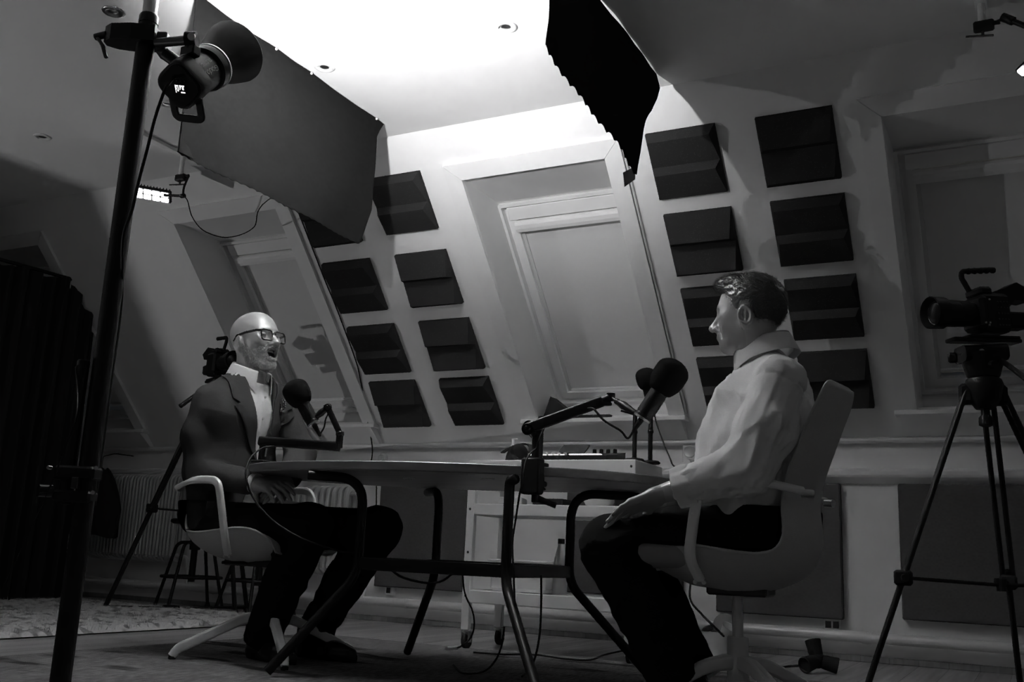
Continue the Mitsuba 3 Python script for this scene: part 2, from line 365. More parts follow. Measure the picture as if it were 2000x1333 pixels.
part('sheet', sheet(G, 0.003), 'cloth_grey', cl, True)
fl = np.array([[(-2.768 - 0.02 * a * (1 - abs(2 * b - 1)), 2.495 + 0.075 * a * b ** 1.2, 1.840 + 0.165 * (1 - b)) for b in np.linspace(0, 1, 9)] for a in np.linspace(0, 1, 7)])
fl[:, :, 0] += 0.012
part('folded_corner', sheet(fl, 0.003), 'cloth_black', cl, True)
for y in (2.954, 3.191, 3.698): part('pin', trimesh.creation.icosphere(2, 0.006).apply_translation((-2.757, y, CEIL_Z - 0.012)), 'white_gloss', cl, True)
cr = thing('hanging_cloth', 'black cloth with a ragged hem pinned to the ceiling above the right seated man', 'cloth', 'light-blocking cloths pinned to the ceiling')
farR = lambda v: float(np.interp(v, [0, 0.08, 0.30, 0.5, 0.75, 0.92, 1.0], [3.79, 3.835, 3.745, 3.66, 3.60, 3.575, 3.565]))
G = pinned(2.69, 3.8, -1.345, lambda u: 2.062 - 0.13 * u ** 1.1, farR, lambda v: 2.69, (2.7, 3.1, 3.42, 3.6, 3.80), seed=8, hem=0.016, hemw=0.062)
part('sheet', sheet(G, 0.003), 'cloth_black', cr, True)
fl = np.array([[(-1.352 - 0.045 * a, 3.565 - 0.02 * a * b, 1.930 + 0.055 * b - 0.028 * a) for b in np.linspace(0, 1, 5)] for a in np.linspace(0, 1, 5)])
part('folded_corner', sheet(fl, 0.003), 'cloth_grey', cr, True)

# ================================================================== studio lamp on a black floor-to-ceiling pole
pb_, pt_ = at_depth(117.5, 1333, 2.5), at_depth(296, 0, 2.87)
pdir = (pt_ - pb_) / (pt_[2] - pb_[2])
pole_at = lambda z: pb_ + pdir * (z - pb_[2])
pl = thing('floor_to_ceiling_pole', 'thick black pole standing from floor to ceiling at the left, carrying the studio lamp', 'pole')
part('lower_tube', tube([pole_at(0.03), pole_at(1.2), pole_at(1.885)], 0.0255, 28), 'black', pl, True)
part('upper_tube', tube([pole_at(1.88), pole_at(CEIL_Z - 0.03)], 0.021, 24), 'silver', pl, True)
part('collar', tube([pole_at(1.865), pole_at(1.885), pole_at(1.893)], [0.0275, 0.0275, 0.024], 24), 'black_gloss', pl)
part('foot', place(lathe([(0.05, 0), (0.05, 0.012), (0.03, 0.035)]), pole_at(0.0)), 'rubber', pl, True)
part('foot', place(lathe([(0.022, -0.035), (0.05, -0.012), (0.05, 0)]), pole_at(CEIL_Z)), 'rubber', pl, True)

B0 = at_depth(350, 168, 2.66)
AX = unit(RGT * 0.265 + UPV * 0.535 + FWD * 0.802)
SIDE = unit(np.cross(AX, pole_at(1.7) - B0 + np.array([0, 0, 0.2])))
# lamp frame: x = up across the axis (towards the yoke), z = along the axis
LB = basis(AX, UPV * 0.85 - RGT * 0.5)
lm = lambda mm: place(mm, B0, LB)
sl = thing('studio_lamp', 'black studio lamp with a bowl reflector clamped to the tall black pole', 'studio lamp')
body = rrect(0.116, 0.118, 0.034, 6)
part('body', lm(cat(sweep([(0, 0, 0), (0, 0, 0.012), (0, 0, 0.05)], body, (1, 0, 0), [0.93, 1.0, 1.0]), lathe([(0.05, 0.045), (0.053, 0.052), (0.053, 0.135), (0.05, 0.14)], 40))), 'black', sl, 40)
part('back_panel', lm(sweep([(0, 0, -0.004), (0, 0, 0.002)], body * 0.86, (1, 0, 0), [0.97, 1.0])), 'black_gloss', sl, 40)
part('front_collar', lm(lathe([(0.053, 0.13), (0.062, 0.136), (0.063, 0.160), (0.059, 0.165)], 44)), 'black_gloss', sl, 40)
part('rim_ring', lm(lathe([(0.0625, 0.162), (0.0640, 0.165), (0.0640, 0.169), (0.0625, 0.172)], 44)), 'silver', sl, True)
outer = [(0.055, 0.165), (0.058, 0.185), (0.066, 0.212), (0.078, 0.248), (0.087, 0.285), (0.0905, 0.300)]
inner = [(0.0885, 0.300), (0.085, 0.285), (0.076, 0.248), (0.064, 0.212), (0.052, 0.185), (0.045, 0.178), (0.02, 0.177)]
part('reflector', lm(lathe(outer, 48, False)), 'black', sl, True)
diffuse('reflector_inside', 0.06)
part('reflector_inside', lm(lathe(inner, 48, False)), 'reflector_inside', sl, True)
part('reflector_lip', lm(tube([(0.0895 * math.cos(t), 0.0895 * math.sin(t), 0.300) for t in np.linspace(0, 2 * np.pi, 49)], 0.0016, 6)), 'dark_metal', sl, True)
disc = trimesh.Trimesh([[0, 0, 0.186]] + [[0.043 * math.cos(t), 0.043 * math.sin(t), 0.186] for t in np.arange(24) * np.pi / 12], [[0, 1 + k, 1 + (k + 1) % 24] for k in range(24)], process=False)
key = numbered(sl + '__light_chip')
scene[key] = mikit.ply(lm(disc), 'm_black', emitter=glow(LAMP_RADIANCE, 6.0))
labels[key] = {'label': 'glowing disc of the lamp'}
_bo = B0 + AX * 0.19
scene['studio_lamp_beam'] = {'type': 'spot', 'intensity': rgb(LAMP_BEAM), 'cutoff_angle': 18.0, 'beam_width': 6.0, 'sampling_weight': 4.0,
                             'to_world': mi.ScalarTransform4f().look_at(origin=_bo.tolist(), target=(_bo + AX).tolist(), up=[1, 0, 0])}
# display on the back, its characters, and the lettering on the side
mat('screen', 0.01, 0.2)
scene['m_glow'] = {'type': 'diffuse', 'reflectance': rgb(0.1)}
ex = unit(np.array(LB.T @ RGT) * [1, 1, 0]); ey = np.array([-ex[1], ex[0], 0])     # picture-right and picture-up across the back
if (LB @ ey) @ UPV < 0: ey = -ey
part('screen', lm(place(box(0.034, 0.028, 0.002, (0, 0, -0.0045)), ex * 0.005 - ey * 0.006, np.stack([ex, ey, [0, 0, 1.0]], 1))), 'screen', sl, False)
rnd = random.Random(4)
px_ = [(0, 4, 4, 1), (5, 4, 6, 1), (0, 2, 2, 2), (3, 2, 1, 2), (5, 3, 2, 1), (5, 2, 1, 1), (8, 2, 2, 2), (0, 0, 1, 2), (2, 1, 2, 1), (6, 0, 3, 1), (9, 0, 2, 1)]
dm = cat(*[box2((x * 0.0026 - 0.0145, y * 0.0044 - 0.011, -0.0064), ((x + w) * 0.0026 - 0.0149, (y + h) * 0.0044 - 0.0118, -0.0056)) for x, y, w, h in px_])
key = numbered(sl + '__screen__readout')
scene[key] = mikit.ply(lm(place(dm, ex * 0.005 - ey * 0.006, np.stack([ex, ey, [0, 0, 1.0]], 1))), 'm_glow', emitter=glow(0.20, 0.05))
for q in range(4): part('button', lm(place(lathe([(0.0035, -0.006), (0.0035, 0.0)], 12), ex * (0.012 * q - 0.012) + ey * 0.016)), 'black', sl, True)
# lettering runs upside down along the barrel, on the side that faces the camera
vdir = unit(LB.T @ (CAM - (B0 + AX * 0.09)) * [1, 1, 0]); 
ang0 = math.atan2(vdir[1], vdir[0]) + 0.05
def on_barrel(text, h, ang, z0, r=0.0532):
    t = meshkit.text_mesh(text, h, 0.0006)
    t = t.subdivide_to_size(0.004)
    v = t.vertices.copy(); v[:, 0] -= v[:, 0].max() / 2
    # reading direction: towards the back of the lamp (upside down in the picture)
    a = ang - v[:, 1] / r * sgn; rr = r + v[:, 2]
    t.vertices = np.stack([rr * np.cos(a), rr * np.sin(a), z0 - v[:, 0]], 1)
    return lm(t)
sgn = -1.0
mat('print_grey', 0.5, 0.5)
part('lettering', on_barrel('Godox', 0.016, ang0, 0.088), 'print_grey', sl, False, label='upside-down pale brand lettering')
part('lettering', on_barrel('SL100D', 0.0095, ang0 + 0.42 * sgn, 0.090), 'print_grey', sl, False)
# carrying handle below, yoke and clamp
hd = round_path([ex * -0.040 - ey * 0.045, ex * -0.040 - ey * 0.098, ex * 0.040 - ey * 0.098, ex * 0.040 - ey * 0.040], 0.016)
hd = hd + np.array([0, 0, 0.018])
part('handle', lm(sweep(hd, rrect(0.009, 0.022, 0.003), (0, 0, 1))), 'black', sl, 40)
top = ex * 0.004 + ey * 0.058
jw = lm(trimesh.Trimesh([top + [0, 0, 0.075]], [])).vertices[0] if False else B0 + LB @ (top + np.array([0, 0, 0.07]))
cl_c = pole_at((jw + UPV * 0.05)[2] + 0.075)
br = cat(rod(jw, jw + UPV * 0.045, 0.014), rod(jw + UPV * 0.045 - RGT * 0.012 , jw + UPV * 0.045 + RGT * 0.018, 0.022, 20), box(0.05, 0.03, 0.03, jw + UPV * 0.012, 0.004))
part('yoke', br, 'black', sl, 40)
part('yoke__pivot_bolt', rod(jw + UPV * 0.045 - FWD * 0.024 + RGT * 0.012, jw + UPV * 0.045 - FWD * 0.032 + RGT * 0.012, 0.010, 18), 'silver', sl, 40)
j2 = cl_c + unit(jw - cl_c) * 0.07
part('yoke__arm', cat(rod(jw + UPV * 0.045, j2, 0.013), rod(j2 - UPV * 0.03 + RGT * 0.02, j2 - UPV * 0.055 + RGT * 0.055, 0.018)), 'black', sl, 40)
cp = thing('pole_clamp', 'black clamp with a lever gripping the tall pole above the studio lamp', 'clamp')
d_ = unit(np.cross(pdir, FWD)) ; d_ = d_ if d_ @ RGT > 0 else -d_
fw = unit(np.cross(d_, pdir)); fw = fw if fw @ FWD > 0 else -fw
Bc = np.stack([d_, np.cross(unit(pdir), d_), unit(pdir)], 1)
part('jaw', place(prism(sg.Polygon([(-0.115, -0.012), (-0.09, -0.034), (-0.03, -0.042), (0.035, -0.036), (0.035, 0.036), (-0.03, 0.042), (-0.09, 0.03), (-0.115, 0.012)]).difference(sg.Point(0, 0).buffer(0.0258)), 0.048, -0.024), cl_c, Bc), 'black', cp, False)
part('plate', place(box(0.030, 0.052, 0.062, (0.052, 0, -0.02), 0.003), cl_c, Bc), 'dark_metal', cp, False)
part('lever', cat(rod(cl_c - d_ * 0.11 - fw * 0.01, cl_c - d_ * 0.145 - unit(pdir) * 0.005, 0.010), sweep([cl_c - d_ * 0.14 - unit(pdir) * 0.005, cl_c - d_ * 0.112 - unit(pdir) * 0.04 - fw * 0.02, cl_c - d_ * 0.098 - unit(pdir) * 0.075 - fw * 0.02], rrect(0.014, 0.010, 0.003), fw)), 'black_gloss', cp, 40)
part('plate_bolt', rod(cl_c + d_ * 0.066 - unit(pdir) * 0.048, cl_c + d_ * 0.075 - unit(pdir) * 0.055, 0.008), 'silver', cp, 40)
# lamp cable
bk = B0 - AX * 0.004 - ex[0] * 0
c0 = B0 + LB @ (ex * -0.006 + ey * 0.026 + np.array([0, 0, -0.006]))
cab = [c0, c0 - AX * 0.03 - UPV * 0.01, at_depth(322, 175, 2.62), at_depth(303, 230, 2.63), at_depth(288, 290, 2.63), at_depth(272, 350, 2.62), at_depth(258, 410, 2.60), at_depth(240, 470, 2.62)]
cab += [pole_at(z) + fw * 0.045 + d_ * 0.01 for z in (1.05, 0.8, 0.5)]
solo('lamp_cable', tube(catmull(cab, 8), 0.0042, 8), 'rubber', 'black cable hanging from the back of the studio lamp down the tall pole', 'cable', True)

# second tube clamped beside the pole, with its clamp and knobs
st_ = thing('clamped_tube', 'short black tube clamped to the left side of the tall pole above knee height', 'tube')
sx_ = -d_ * 0.047 - fw * 0.01
z0_, z1_ = at_depth(165, 985, 2.5)[2], at_depth(182, 694, 2.55)[2]
part('tube', tube([pole_at(z0_) + sx_, pole_at(z1_) + sx_, pole_at(z1_ + 0.004) + sx_], [0.0165, 0.0165, 0.0140], 20), 'black', st_, 40)
zc_ = at_depth(165, 945, 2.5)[2]
kk = pole_at(zc_)
part('clamp', cat(box(0.105, 0.062, 0.036, (0, 0, 0.030), 0.006).apply_transform(np.block([[Bc, (kk + sx_ * 0.5)[:, None]], [np.zeros((1, 3)), 1]])), box(0.098, 0.058, 0.030, (0, 0, -0.030), 0.006).apply_transform(np.block([[Bc, (kk + sx_ * 0.5)[:, None]], [np.zeros((1, 3)), 1]]))), 'black', st_, False)
for dz, sd in ((0.045, 1), (-0.018, 1), (0.040, -1)):
    part('bolt', rod(kk + unit(pdir) * dz + d_ * (0.030 * sd if sd > 0 else -0.085) - fw * 0.028, kk + unit(pdir) * dz + d_ * (0.034 * sd if sd > 0 else -0.090) - fw * 0.038, 0.005, 12), 'silver', st_, 40)
part('knob', rod(kk - d_ * 0.075 - fw * 0.03 - unit(pdir) * 0.02, kk - d_ * 0.10 - fw * 0.05 - unit(pdir) * 0.02, 0.016, 18), 'black_gloss', st_, 40)
part('latch', box(0.018, 0.010, 0.030, (0.0, -0.036, 0.004), 0.002).apply_transform(np.block([[Bc, (kk + sx_ * 0.3)[:, None]], [np.zeros((1, 3)), 1]])), 'dark_metal', st_, False)
w = [pole_at(0.86) + sx_ - d_ * 0.02, at_depth(150, 800, 2.52), at_depth(125, 880, 2.5), at_depth(92, 965, 2.48), at_depth(52, 1050, 2.46), at_depth(10, 1140, 2.44), at_depth(-40, 1230, 2.42)]
solo('thin_cable', tube(catmull(w, 6), 0.0022, 6), 'rubber', 'thin dark cable slanting down from the tall pole in front of the curtain', 'cable', True)

# ================================================================== LED panels on arms under the ceiling
def led_panel(c, n, up, power, lab, cols=5):
    t = thing('video_light', lab, 'LED light')
    Bm = basis(n, up)                                   # x = short side, y = long side, z = light direction
    Q = lambda mm: place(mm, c, Bm)
    part('housing', Q(box(0.075, 0.25, 0.022, (0, 0, -0.014), 0.005)), 'black', t, False)
    part('heat_sink', Q(cat(*[box(0.070, 0.004, 0.016, (0, y, -0.030)) for y in np.linspace(-0.11, 0.11, 14)])), 'black', t, False)
    lens = [place(box(0.030, 0.042, 0.010, bev=0.006), ((j - 0.5) * 0.034, (k - (cols - 1) / 2) * 0.046, 0.001)) for j in range(2) for k in range(cols)]
    key = numbered(t + '__light_face')
    scene[key] = mikit.ply(Q(cat(*lens)), 'm_glow', emitter=glow(power, 2.0))
    labels[key] = {'kind': 'stuff', 'label': 'glowing white lenses'}
    return t

# the two LED panels hang from ceiling brackets
def hanging_led(px_b, drop, clamp_z, led_c, led_n, up, power, lab, lab2):
    t = led_panel(led_c, led_n, up, power, lab)
    b = thing('ceiling_bracket', lab2, 'bracket')
    x, y = drop
    part('ceiling_bar', box2((x - 0.02, y - 0.36, CEIL_Z - 0.022), (x + 0.02, y + 0.05, CEIL_Z - 0.001), 0.003), 'white_plastic', b, False)
    part('drop_tube', rod((x, y, CEIL_Z - 0.01), (x, y, clamp_z), 0.013), 'white_plastic', b, True)
    part('clamp', cat(box(0.07, 0.036, 0.036, (x + 0.005, y, clamp_z - 0.01), 0.006), rod((x + 0.035, y, clamp_z - 0.005), (x + 0.06, y, clamp_z - 0.005), 0.008)), 'black', b, False)
    part('clamp_handle', cat(rod((x - 0.0, y, clamp_z - 0.03), (x, y, clamp_z - 0.05), 0.005), rod((x - 0.055, y - 0.02, clamp_z - 0.05), (x + 0.035, y + 0.012, clamp_z - 0.047), 0.004)), 'dark_metal', b, True)
    return t, b
LC = np.array([-4.03, 3.683])
cz = on_plane(350, 345, 1, 3.683)[2]
j1 = on_plane(357, 383, 1, 3.66); lc = on_plane(288, 380, 1, 3.62)
t, b = hanging_led(None, LC, cz, lc, unit([0.30, -0.55, -0.78]), unit(np.cross([0.30, -0.55, -0.78], RGT - UPV * 0.26)), LED_LEFT, 'glowing LED panel light on a thin arm, right behind the tall black pole', 'white ceiling bracket with drop tube and clamp above the LED panel at left')
part('arm', cat(tube(round_path([(LC[0] + 0.06, LC[1], cz - 0.005), j1 + [0, 0, 0.05], j1], 0.01), 0.006), rod(j1 + [0.012, 0, 0], j1 - [0.012, 0, 0], 0.012), rod(j1, lc + unit(j1 - lc) * 0.11, 0.007)), 'black', b, True)
w = [on_plane(366, 392, 1, 3.66), on_plane(376, 425, 1, 3.75), on_plane(400, 452, 1, 3.9), on_plane(445, 464, 1, 4.0), on_plane(495, 445, 1, 3.95), on_plane(522, 392, 1, 3.85), (-2.9, 3.75, 2.35)]
w = [j1] + [np.array(q) for q in w]
solo('led_cable', tube(catmull(w, 8), 0.003, 6), 'rubber', 'thin black cable looping from the LED panel at left to the hanging cloth', 'cable', True)
RC = np.array([-0.065, 3.70])
rz = on_plane(1922, 46, 1, 3.70)[2]
rl = on_plane(2034, 118, 1, 3.62)
t, b = hanging_led(None, RC, rz, rl, unit([-0.55, -0.35, -0.76]), unit(np.cross([-0.55, -0.35, -0.76], FWD - UPV * 0.2)), LED_RIGHT, 'LED panel light cut by the right edge of the picture', 'white ceiling bracket with clamp and black arm at the top right corner')
a0 = on_plane(1965, 36, 1, 3.69); a1 = on_plane(2040, 66, 1, 3.66)
part('arm', cat(rod((RC[0] + 0.05, RC[1], rz), a0, 0.005), rod(a0, a1, 0.010), rod(a0 - unit(a1 - a0) * 0.015, a0 + unit(a1 - a0) * 0.03, 0.016), rod(a1, rl + unit(a1 - rl) * 0.03, 0.008)), 'black', b, True)

# ================================================================== curtain, rugs, radiators, sockets, coat
n, k = 160, 24
G = np.zeros((n + 1, k + 1, 3))
for i in range(n + 1):
    y = 2.9 + (4.55 - 2.9) * i / n
    for j in range(k + 1):
        v = j / k
        ph = 2 * math.pi * (y / 0.115 + 0.35 * math.sin(y * 3.1)) 
        zt_ = 2.055 + 0.012 * math.sin(y * 21) + 0.03 * (y - 3.5)
        G[i, j] = (-5.60 + (0.028 + 0.012 * v) * math.sin(ph + 0.6 * v) + 0.012 * math.sin(2.3 * ph + 2 * v), y, zt_ * (1 - v) + 0.012 * v)
cu = thing('stage_curtain', 'black floor-length curtain in deep folds at the left edge', 'curtain')
part('cloth', sheet(G, 0.004), 'curtain', cu, True)
part('rail', rod((-5.60, 2.85, 2.10 - 0.05), (-5.60, 4.57, 2.10), 0.012), 'black', cu, True)
part('upright', rod((-5.60, 4.58, 0), (-5.60, 4.58, 2.11), 0.014), 'black', cu, True)

diffuse('shag', mikit.proc(lambda p, n, uv: grey(0.42 - 0.30 * smoothstep(0.55, 0.8, noise(p.x * 28, p.y * 28, 3.0)) + 0.08 * noise(p.x * 200, p.y * 200, 0.0))))
xs, ys = np.linspace(-5.52, -3.72, 210), np.linspace(2.0, 4.62, 270)
XX, YY = np.meshgrid(xs, ys, indexing='ij')
P3 = np.stack([XX * 60, YY * 60, XX * 0], -1)
ed = np.minimum.reduce([(XX - xs[0]), (xs[-1] - XX), (YY - ys[0]), (ys[-1] - YY)])
ZZ = 0.006 + np.minimum(1, ed / 0.03) * (0.012 + 0.016 * meshkit.noise(P3, 1) + 0.012 * meshkit.noise(P3 * 0.35, 2))
Gs = np.stack([XX + 0.01 * (meshkit.noise(P3 * 0.2, 5) - 0.5), YY, ZZ], -1)
idx = np.arange(XX.size).reshape(XX.shape)
q = np.stack([idx[:-1, :-1], idx[1:, :-1], idx[1:, 1:], idx[:-1, 1:]], -1).reshape(-1, 4)
base = trimesh.Trimesh(Gs.reshape(-1, 3), np.vstack([q[:, [0, 1, 2]], q[:, [0, 2, 3]]]), process=False)
rg = np.random.default_rng(7)
nt = 26000
tx, ty = rg.uniform(-5.50, -3.73, nt), rg.uniform(2.02, 4.6, nt)
dx, dy, hh = rg.normal(0, 0.010, nt), rg.normal(0, 0.010, nt), rg.uniform(0.018, 0.040, nt)
A = np.stack([tx, ty, tx * 0 + 0.012], 1)
tv = np.stack([A + [-0.0022, 0, 0], A + [0.0022, 0, 0], A + [0, 0.003, 0], A + np.stack([dx, dy, hh], 1)], 1).reshape(-1, 3)
o4 = np.arange(nt)[:, None] * 4
tuft = trimesh.Trimesh(tv, np.vstack([o4 + f for f in ([0, 1, 3], [1, 2, 3], [2, 0, 3])]), process=False)
sr = thing('shag_rug', 'pale shaggy rug with dark flecks in front of the black curtain', 'rug', kind='thing')
part('backing', base, 'shag', sr, True)
part('pile', tuft, 'shag', sr, False, kind='stuff')

def _rug(p, n, uv):
    g = 0.085 + 0.05 * (fbm(p.x * 5, p.y * 5, 1.0, 4) - 0.5) + 0.06 * (noise(p.x * 160, p.y * 40, 0.0) - 0.5)
    stain = smoothstep(0.58, 0.72, fbm(p.x * 2.6, p.y * 9.0, 4.0, 4))
    return grey(dr.maximum(g * (1 - 0.75 * stain), 0.012))
diffuse('rug', mikit.proc(_rug))
xs, ys = np.linspace(-3.20, 0.9, 120), np.linspace(0.2, 4.10, 120)
XX, YY = np.meshgrid(xs, ys, indexing='ij')
ZZ = 0.0025 + 0.002 * meshkit.noise(np.stack([XX * 7, YY * 7, XX * 0], -1), 3)
solo('woven_rug', sheet(np.stack([XX, YY, ZZ], -1), 0.003), 'rug', 'dark flat woven rug with worn blotches under the table and chairs', 'rug', True)

def radiator(x0, x1, z0, z1, pitch, lab):
    t = thing('radiator', lab, 'radiator')
    nf = int((x1 - x0) / pitch)
    f = sweep(round_path([(0, 5.065, z0 + 0.03), (0, 5.065, z1 - 0.02), (0, 5.10, z1), (0, 5.165, z1), (0, 5.165, z0), (0, 5.10, z0), (0, 5.065, z0 + 0.03)], 0.03, 4), rrect(pitch * 0.62, 0.03, 0.008, 3), (1, 0, 0))
    fin = mikit.ply(f, 'm_radiator', smooth=40)
    for i in range(nf): part('column', {**fin, 'to_world': mi.ScalarTransform4f().translate([x0 + pitch * (i + 0.5), 0, 0])}, None, t)
    for z in (z0 + 0.03, z1 - 0.03): part('cross_pipe', rod((x0, 5.115, z), (x1, 5.115, z), 0.016), 'radiator', t, True)
    part('valve', cat(rod((x1, 5.115, z1 - 0.03), (x1 + 0.05, 5.115, z1 - 0.03), 0.012), rod((x1 + 0.04, 5.115, z1 - 0.03), (x1 + 0.04, 5.05, z1 - 0.03), 0.024)), 'white_plastic', t, 40)
    part('supply_pipe', tube(round_path([(x1 + 0.03, 5.12, z0 + 0.03), (x1 + 0.07, 5.12, z0 + 0.03), (x1 + 0.07, 5.15, 0.12)], 0.03), 0.010), 'white_plastic', t, True)
radiator(-4.46, -3.72, 0.27, 0.79, 0.047, 'white column radiator on the knee wall behind the bald man\'s knees')
radiator(-6.05, -5.18, 0.29, 0.86, 0.032, 'dim white radiator behind the leg of the left tripod')

def socket(c, w, h, holes, lab):
    t = thing('wall_socket', lab, 'socket')
    part('casing', box(w, 0.03, h, (c[0], WALL_Y - 0.0155, c[1]), 0.005), 'white_plastic', t, False)
    for q in holes: part('outlet', box(0.028, 0.006, 0.032, (c[0] + q[0], WALL_Y - 0.031, c[1] + q[1])), 'black_matt', t, False)
socket((-3.497, 0.185), 0.062, 0.062, [(-0.006, 0.0)], 'small white surface socket above the heating pipe left of the far table leg')
socket((-0.905, 0.172), 0.072, 0.10, [(-0.018, -0.008), (0.018, -0.008)], 'white twin network socket above the heating pipe right of the white chair')
t = thing('wall_socket', 'double power socket on the knee wall with a white plug, beside the right man\'s forearm', 'socket')
part('casing', box(0.085, 0.03, 0.16, (-1.625, WALL_Y - 0.0155, 0.975), 0.006), 'white_plastic', t, False)
for z in (1.012, 0.945): part('outlet', place(lathe([(0.034, 0), (0.034, 0.004), (0.028, 0.006), (0.026, 0.001), (0.002, 0.001)], 24), (-1.625, WALL_Y - 0.031, z), basis((0, -1, 0))), 'radiator', t, True)
part('plug', cat(rod((-1.625, 5.19, 0.945), (-1.625, 5.13, 0.945), 0.022), tube(catmull([(-1.625, 5.14, 0.945), (-1.66, 5.11, 0.93), (-1.70, 5.13, 0.90), (-1.72, 5.17, 0.87)], 6), 0.005)), 'white_plastic', t, 40)
t = thing('wall_dial', 'small round grey wall dial below the white pipe, left of the trolley', 'dial')
part('base', place(lathe([(0.034, 0), (0.034, 0.012), (0.026, 0.022), (0.02, 0.024)]), (-3.63, WALL_Y, 0.985), basis((0, -1, 0))), 'radiator', t, 40)
part('knob', place(lathe([(0.016, 0.023), (0.015, 0.036)]), (-3.63, WALL_Y, 0.985), basis((0, -1, 0))), 'white_plastic', t, 40)
# cable clipped beside the left skylight's frame down to the knee wall
cw = [slope_pt(-3.57, 1.75, 0.008), slope_pt(-3.575, 1.2, 0.008), slope_pt(-3.572, 1.0, 0.008), slope_pt(-3.58, 0.66, 0.010), slope_pt(-3.60, 0.52, 0.008), slope_pt(-3.66, 0.25, 0.01), (-3.68, 5.16, 1.05), (-3.70, 5.19, 0.93), (-3.64, 5.18, 0.80), (-3.63, 5.19, 0.30)]
solo('wall_cable', tube(catmull(cw, 8), 0.004, 6), 'rubber', 'dark cable running down the sloped wall beside the skylight behind the bald man', 'cable', True)
for i, s in enumerate((1.42, 0.98, 0.52)): pass
solo('frame_cable', tube([slope_pt(-1.612, 1.70, 0.006), slope_pt(-1.612, 0.9, 0.006), slope_pt(-1.612, 0.19, 0.006)], 0.007, 8), 'radiator', 'grey cable duct along the right side of the centre skylight\'s frame', 'cable duct', True)
# coat on a hook at the radiator
cc = on_plane(205, 985, 1, 4.90)
G = np.zeros((25, 19, 3))
for i in range(25):
    for j in range(19):
        u, v = i / 24 * 2 * math.pi, j / 18
        w_ = (0.05 + 0.17 * min(1, v * 1.6) ** 0.7) * (1 + 0.08 * math.sin(5 * u + 3 * v))
        G[i, j] = (cc[0] - 0.08 + w_ * math.cos(u), cc[1] + 0.42 * w_ * math.sin(u), cc[2] + 0.24 - 0.46 * v + 0.012 * math.sin(4 * u))
c_ = thing('dark_coat', 'black coat hanging in front of the dim radiator beside the tall pole', 'coat')
part('fabric', sheet(G, 0.008), 'curtain', c_, True)
part('hanger', cat(tube(round_path([(cc[0] - 0.08, cc[1], cc[2] + 0.22), (cc[0] - 0.08, cc[1], cc[2] + 0.33), (cc[0] - 0.08, 5.0, cc[2] + 0.36), (cc[0] - 0.08, WALL_Y - 0.05, cc[2] + 0.36)], 0.02), 0.004)), 'black', c_, True)

# ================================================================== table
TC, TR = np.array([-1.771, 3.10]), 0.035
CORN = [np.array([sx * 0.277 * math.cos(TR) - sy * 0.265 * math.sin(TR), sx * 0.277 * math.sin(TR) + sy * 0.265 * math.cos(TR)]) for sx, sy in ((-1, -1), (1, -1), (1, 1), (-1, 1))]
def _wood(p, n, uv):
    g = fbm(p.x * 3.0, p.y * 60.0, p.z * 60, 4)
    return grey(0.13 + 0.07 * (g - 0.5))
mat('table_wood', mikit.proc(_wood), 0.40)
tb = thing('oval_table', 'round-cornered wooden table with black bent steel legs between the two seated men', 'table')
TA, TBB, TN = 0.79, 0.43, 1.9
TOP_C, TOP_R, TOP_Z = (-1.87, 3.155), 0.30, 0.7075
def superell(a, b, n_, k=96):
    t_ = np.arange(k) * 2 * np.pi / k
    c, s = np.cos(t_), np.sin(t_)
    return np.stack([a * np.sign(c) * np.abs(c) ** (2 / n_), b * np.sign(s) * np.abs(s) ** (2 / n_)], 1)
def flat_top(a, b, levels):
    V, k = [], 96
    for da, z in levels: V.append(np.hstack([superell(a + da, b + da, TN, k), np.full((k, 1), z)]))
    m_ = sweep(np.array([[0, 0, z] for _, z in levels]), superell(1, 1, TN, k), (1, 0, 0))
    m_.vertices[:k * len(levels)] = np.vstack(V); m_.vertices[-2] = (0, 0, levels[0][1]); m_.vertices[-1] = (0, 0, levels[-1][1])
    return m_
part('table_top', place(flat_top(TA, TBB, [(-0.004, -0.032), (0, -0.028), (0, -0.003), (-0.003, 0.0)]), (*TOP_C, TOP_Z), np.array([[math.cos(TOP_R), -math.sin(TOP_R), 0], [math.sin(TOP_R), math.cos(TOP_R), 0], [0, 0, 1]])), 'table_wood', tb, 30)
mat('leg_black', 0.006, 0.35, spec=0.22)
for c, in_ in zip(CORN, (1.5, 1.12, 1.70, 1.45)):
    P = lambda k_, z: np.array([TC[0] + c[0] * k_, TC[1] + c[1] * k_, z])
    out_ = 1.70 if c is CORN[0] else 1.84
    path = np.vstack([round_path([P(in_, 0.658), P(1.0, 0.658), P(1.0, 0.45)], 0.14, 10)[:-1], round_path([P(1.0, 0.45), P(1.0, 0.335), P(out_, 0.021)], 0.07, 8)])
    part('leg', tube(path, 0.0165, 14), 'leg_black', tb, True)
for a, b in ((0, 1), (1, 2), (2, 3), (3, 0)):
    p, q = np.append(TC + CORN[a], 0.374), np.append(TC + CORN[b], 0.374)
    part('crossbar', sweep([p, q], rrect(0.042, 0.020, 0.004), (0, 0, 1)), 'leg_black', tb, 40)
for s in (-0.2, 0.12): part('underside_screw', box(0.05, 0.004, 0.003, (TC[0] + s, TC[1] - 0.1, 0.674)), 'silver', tb, False)

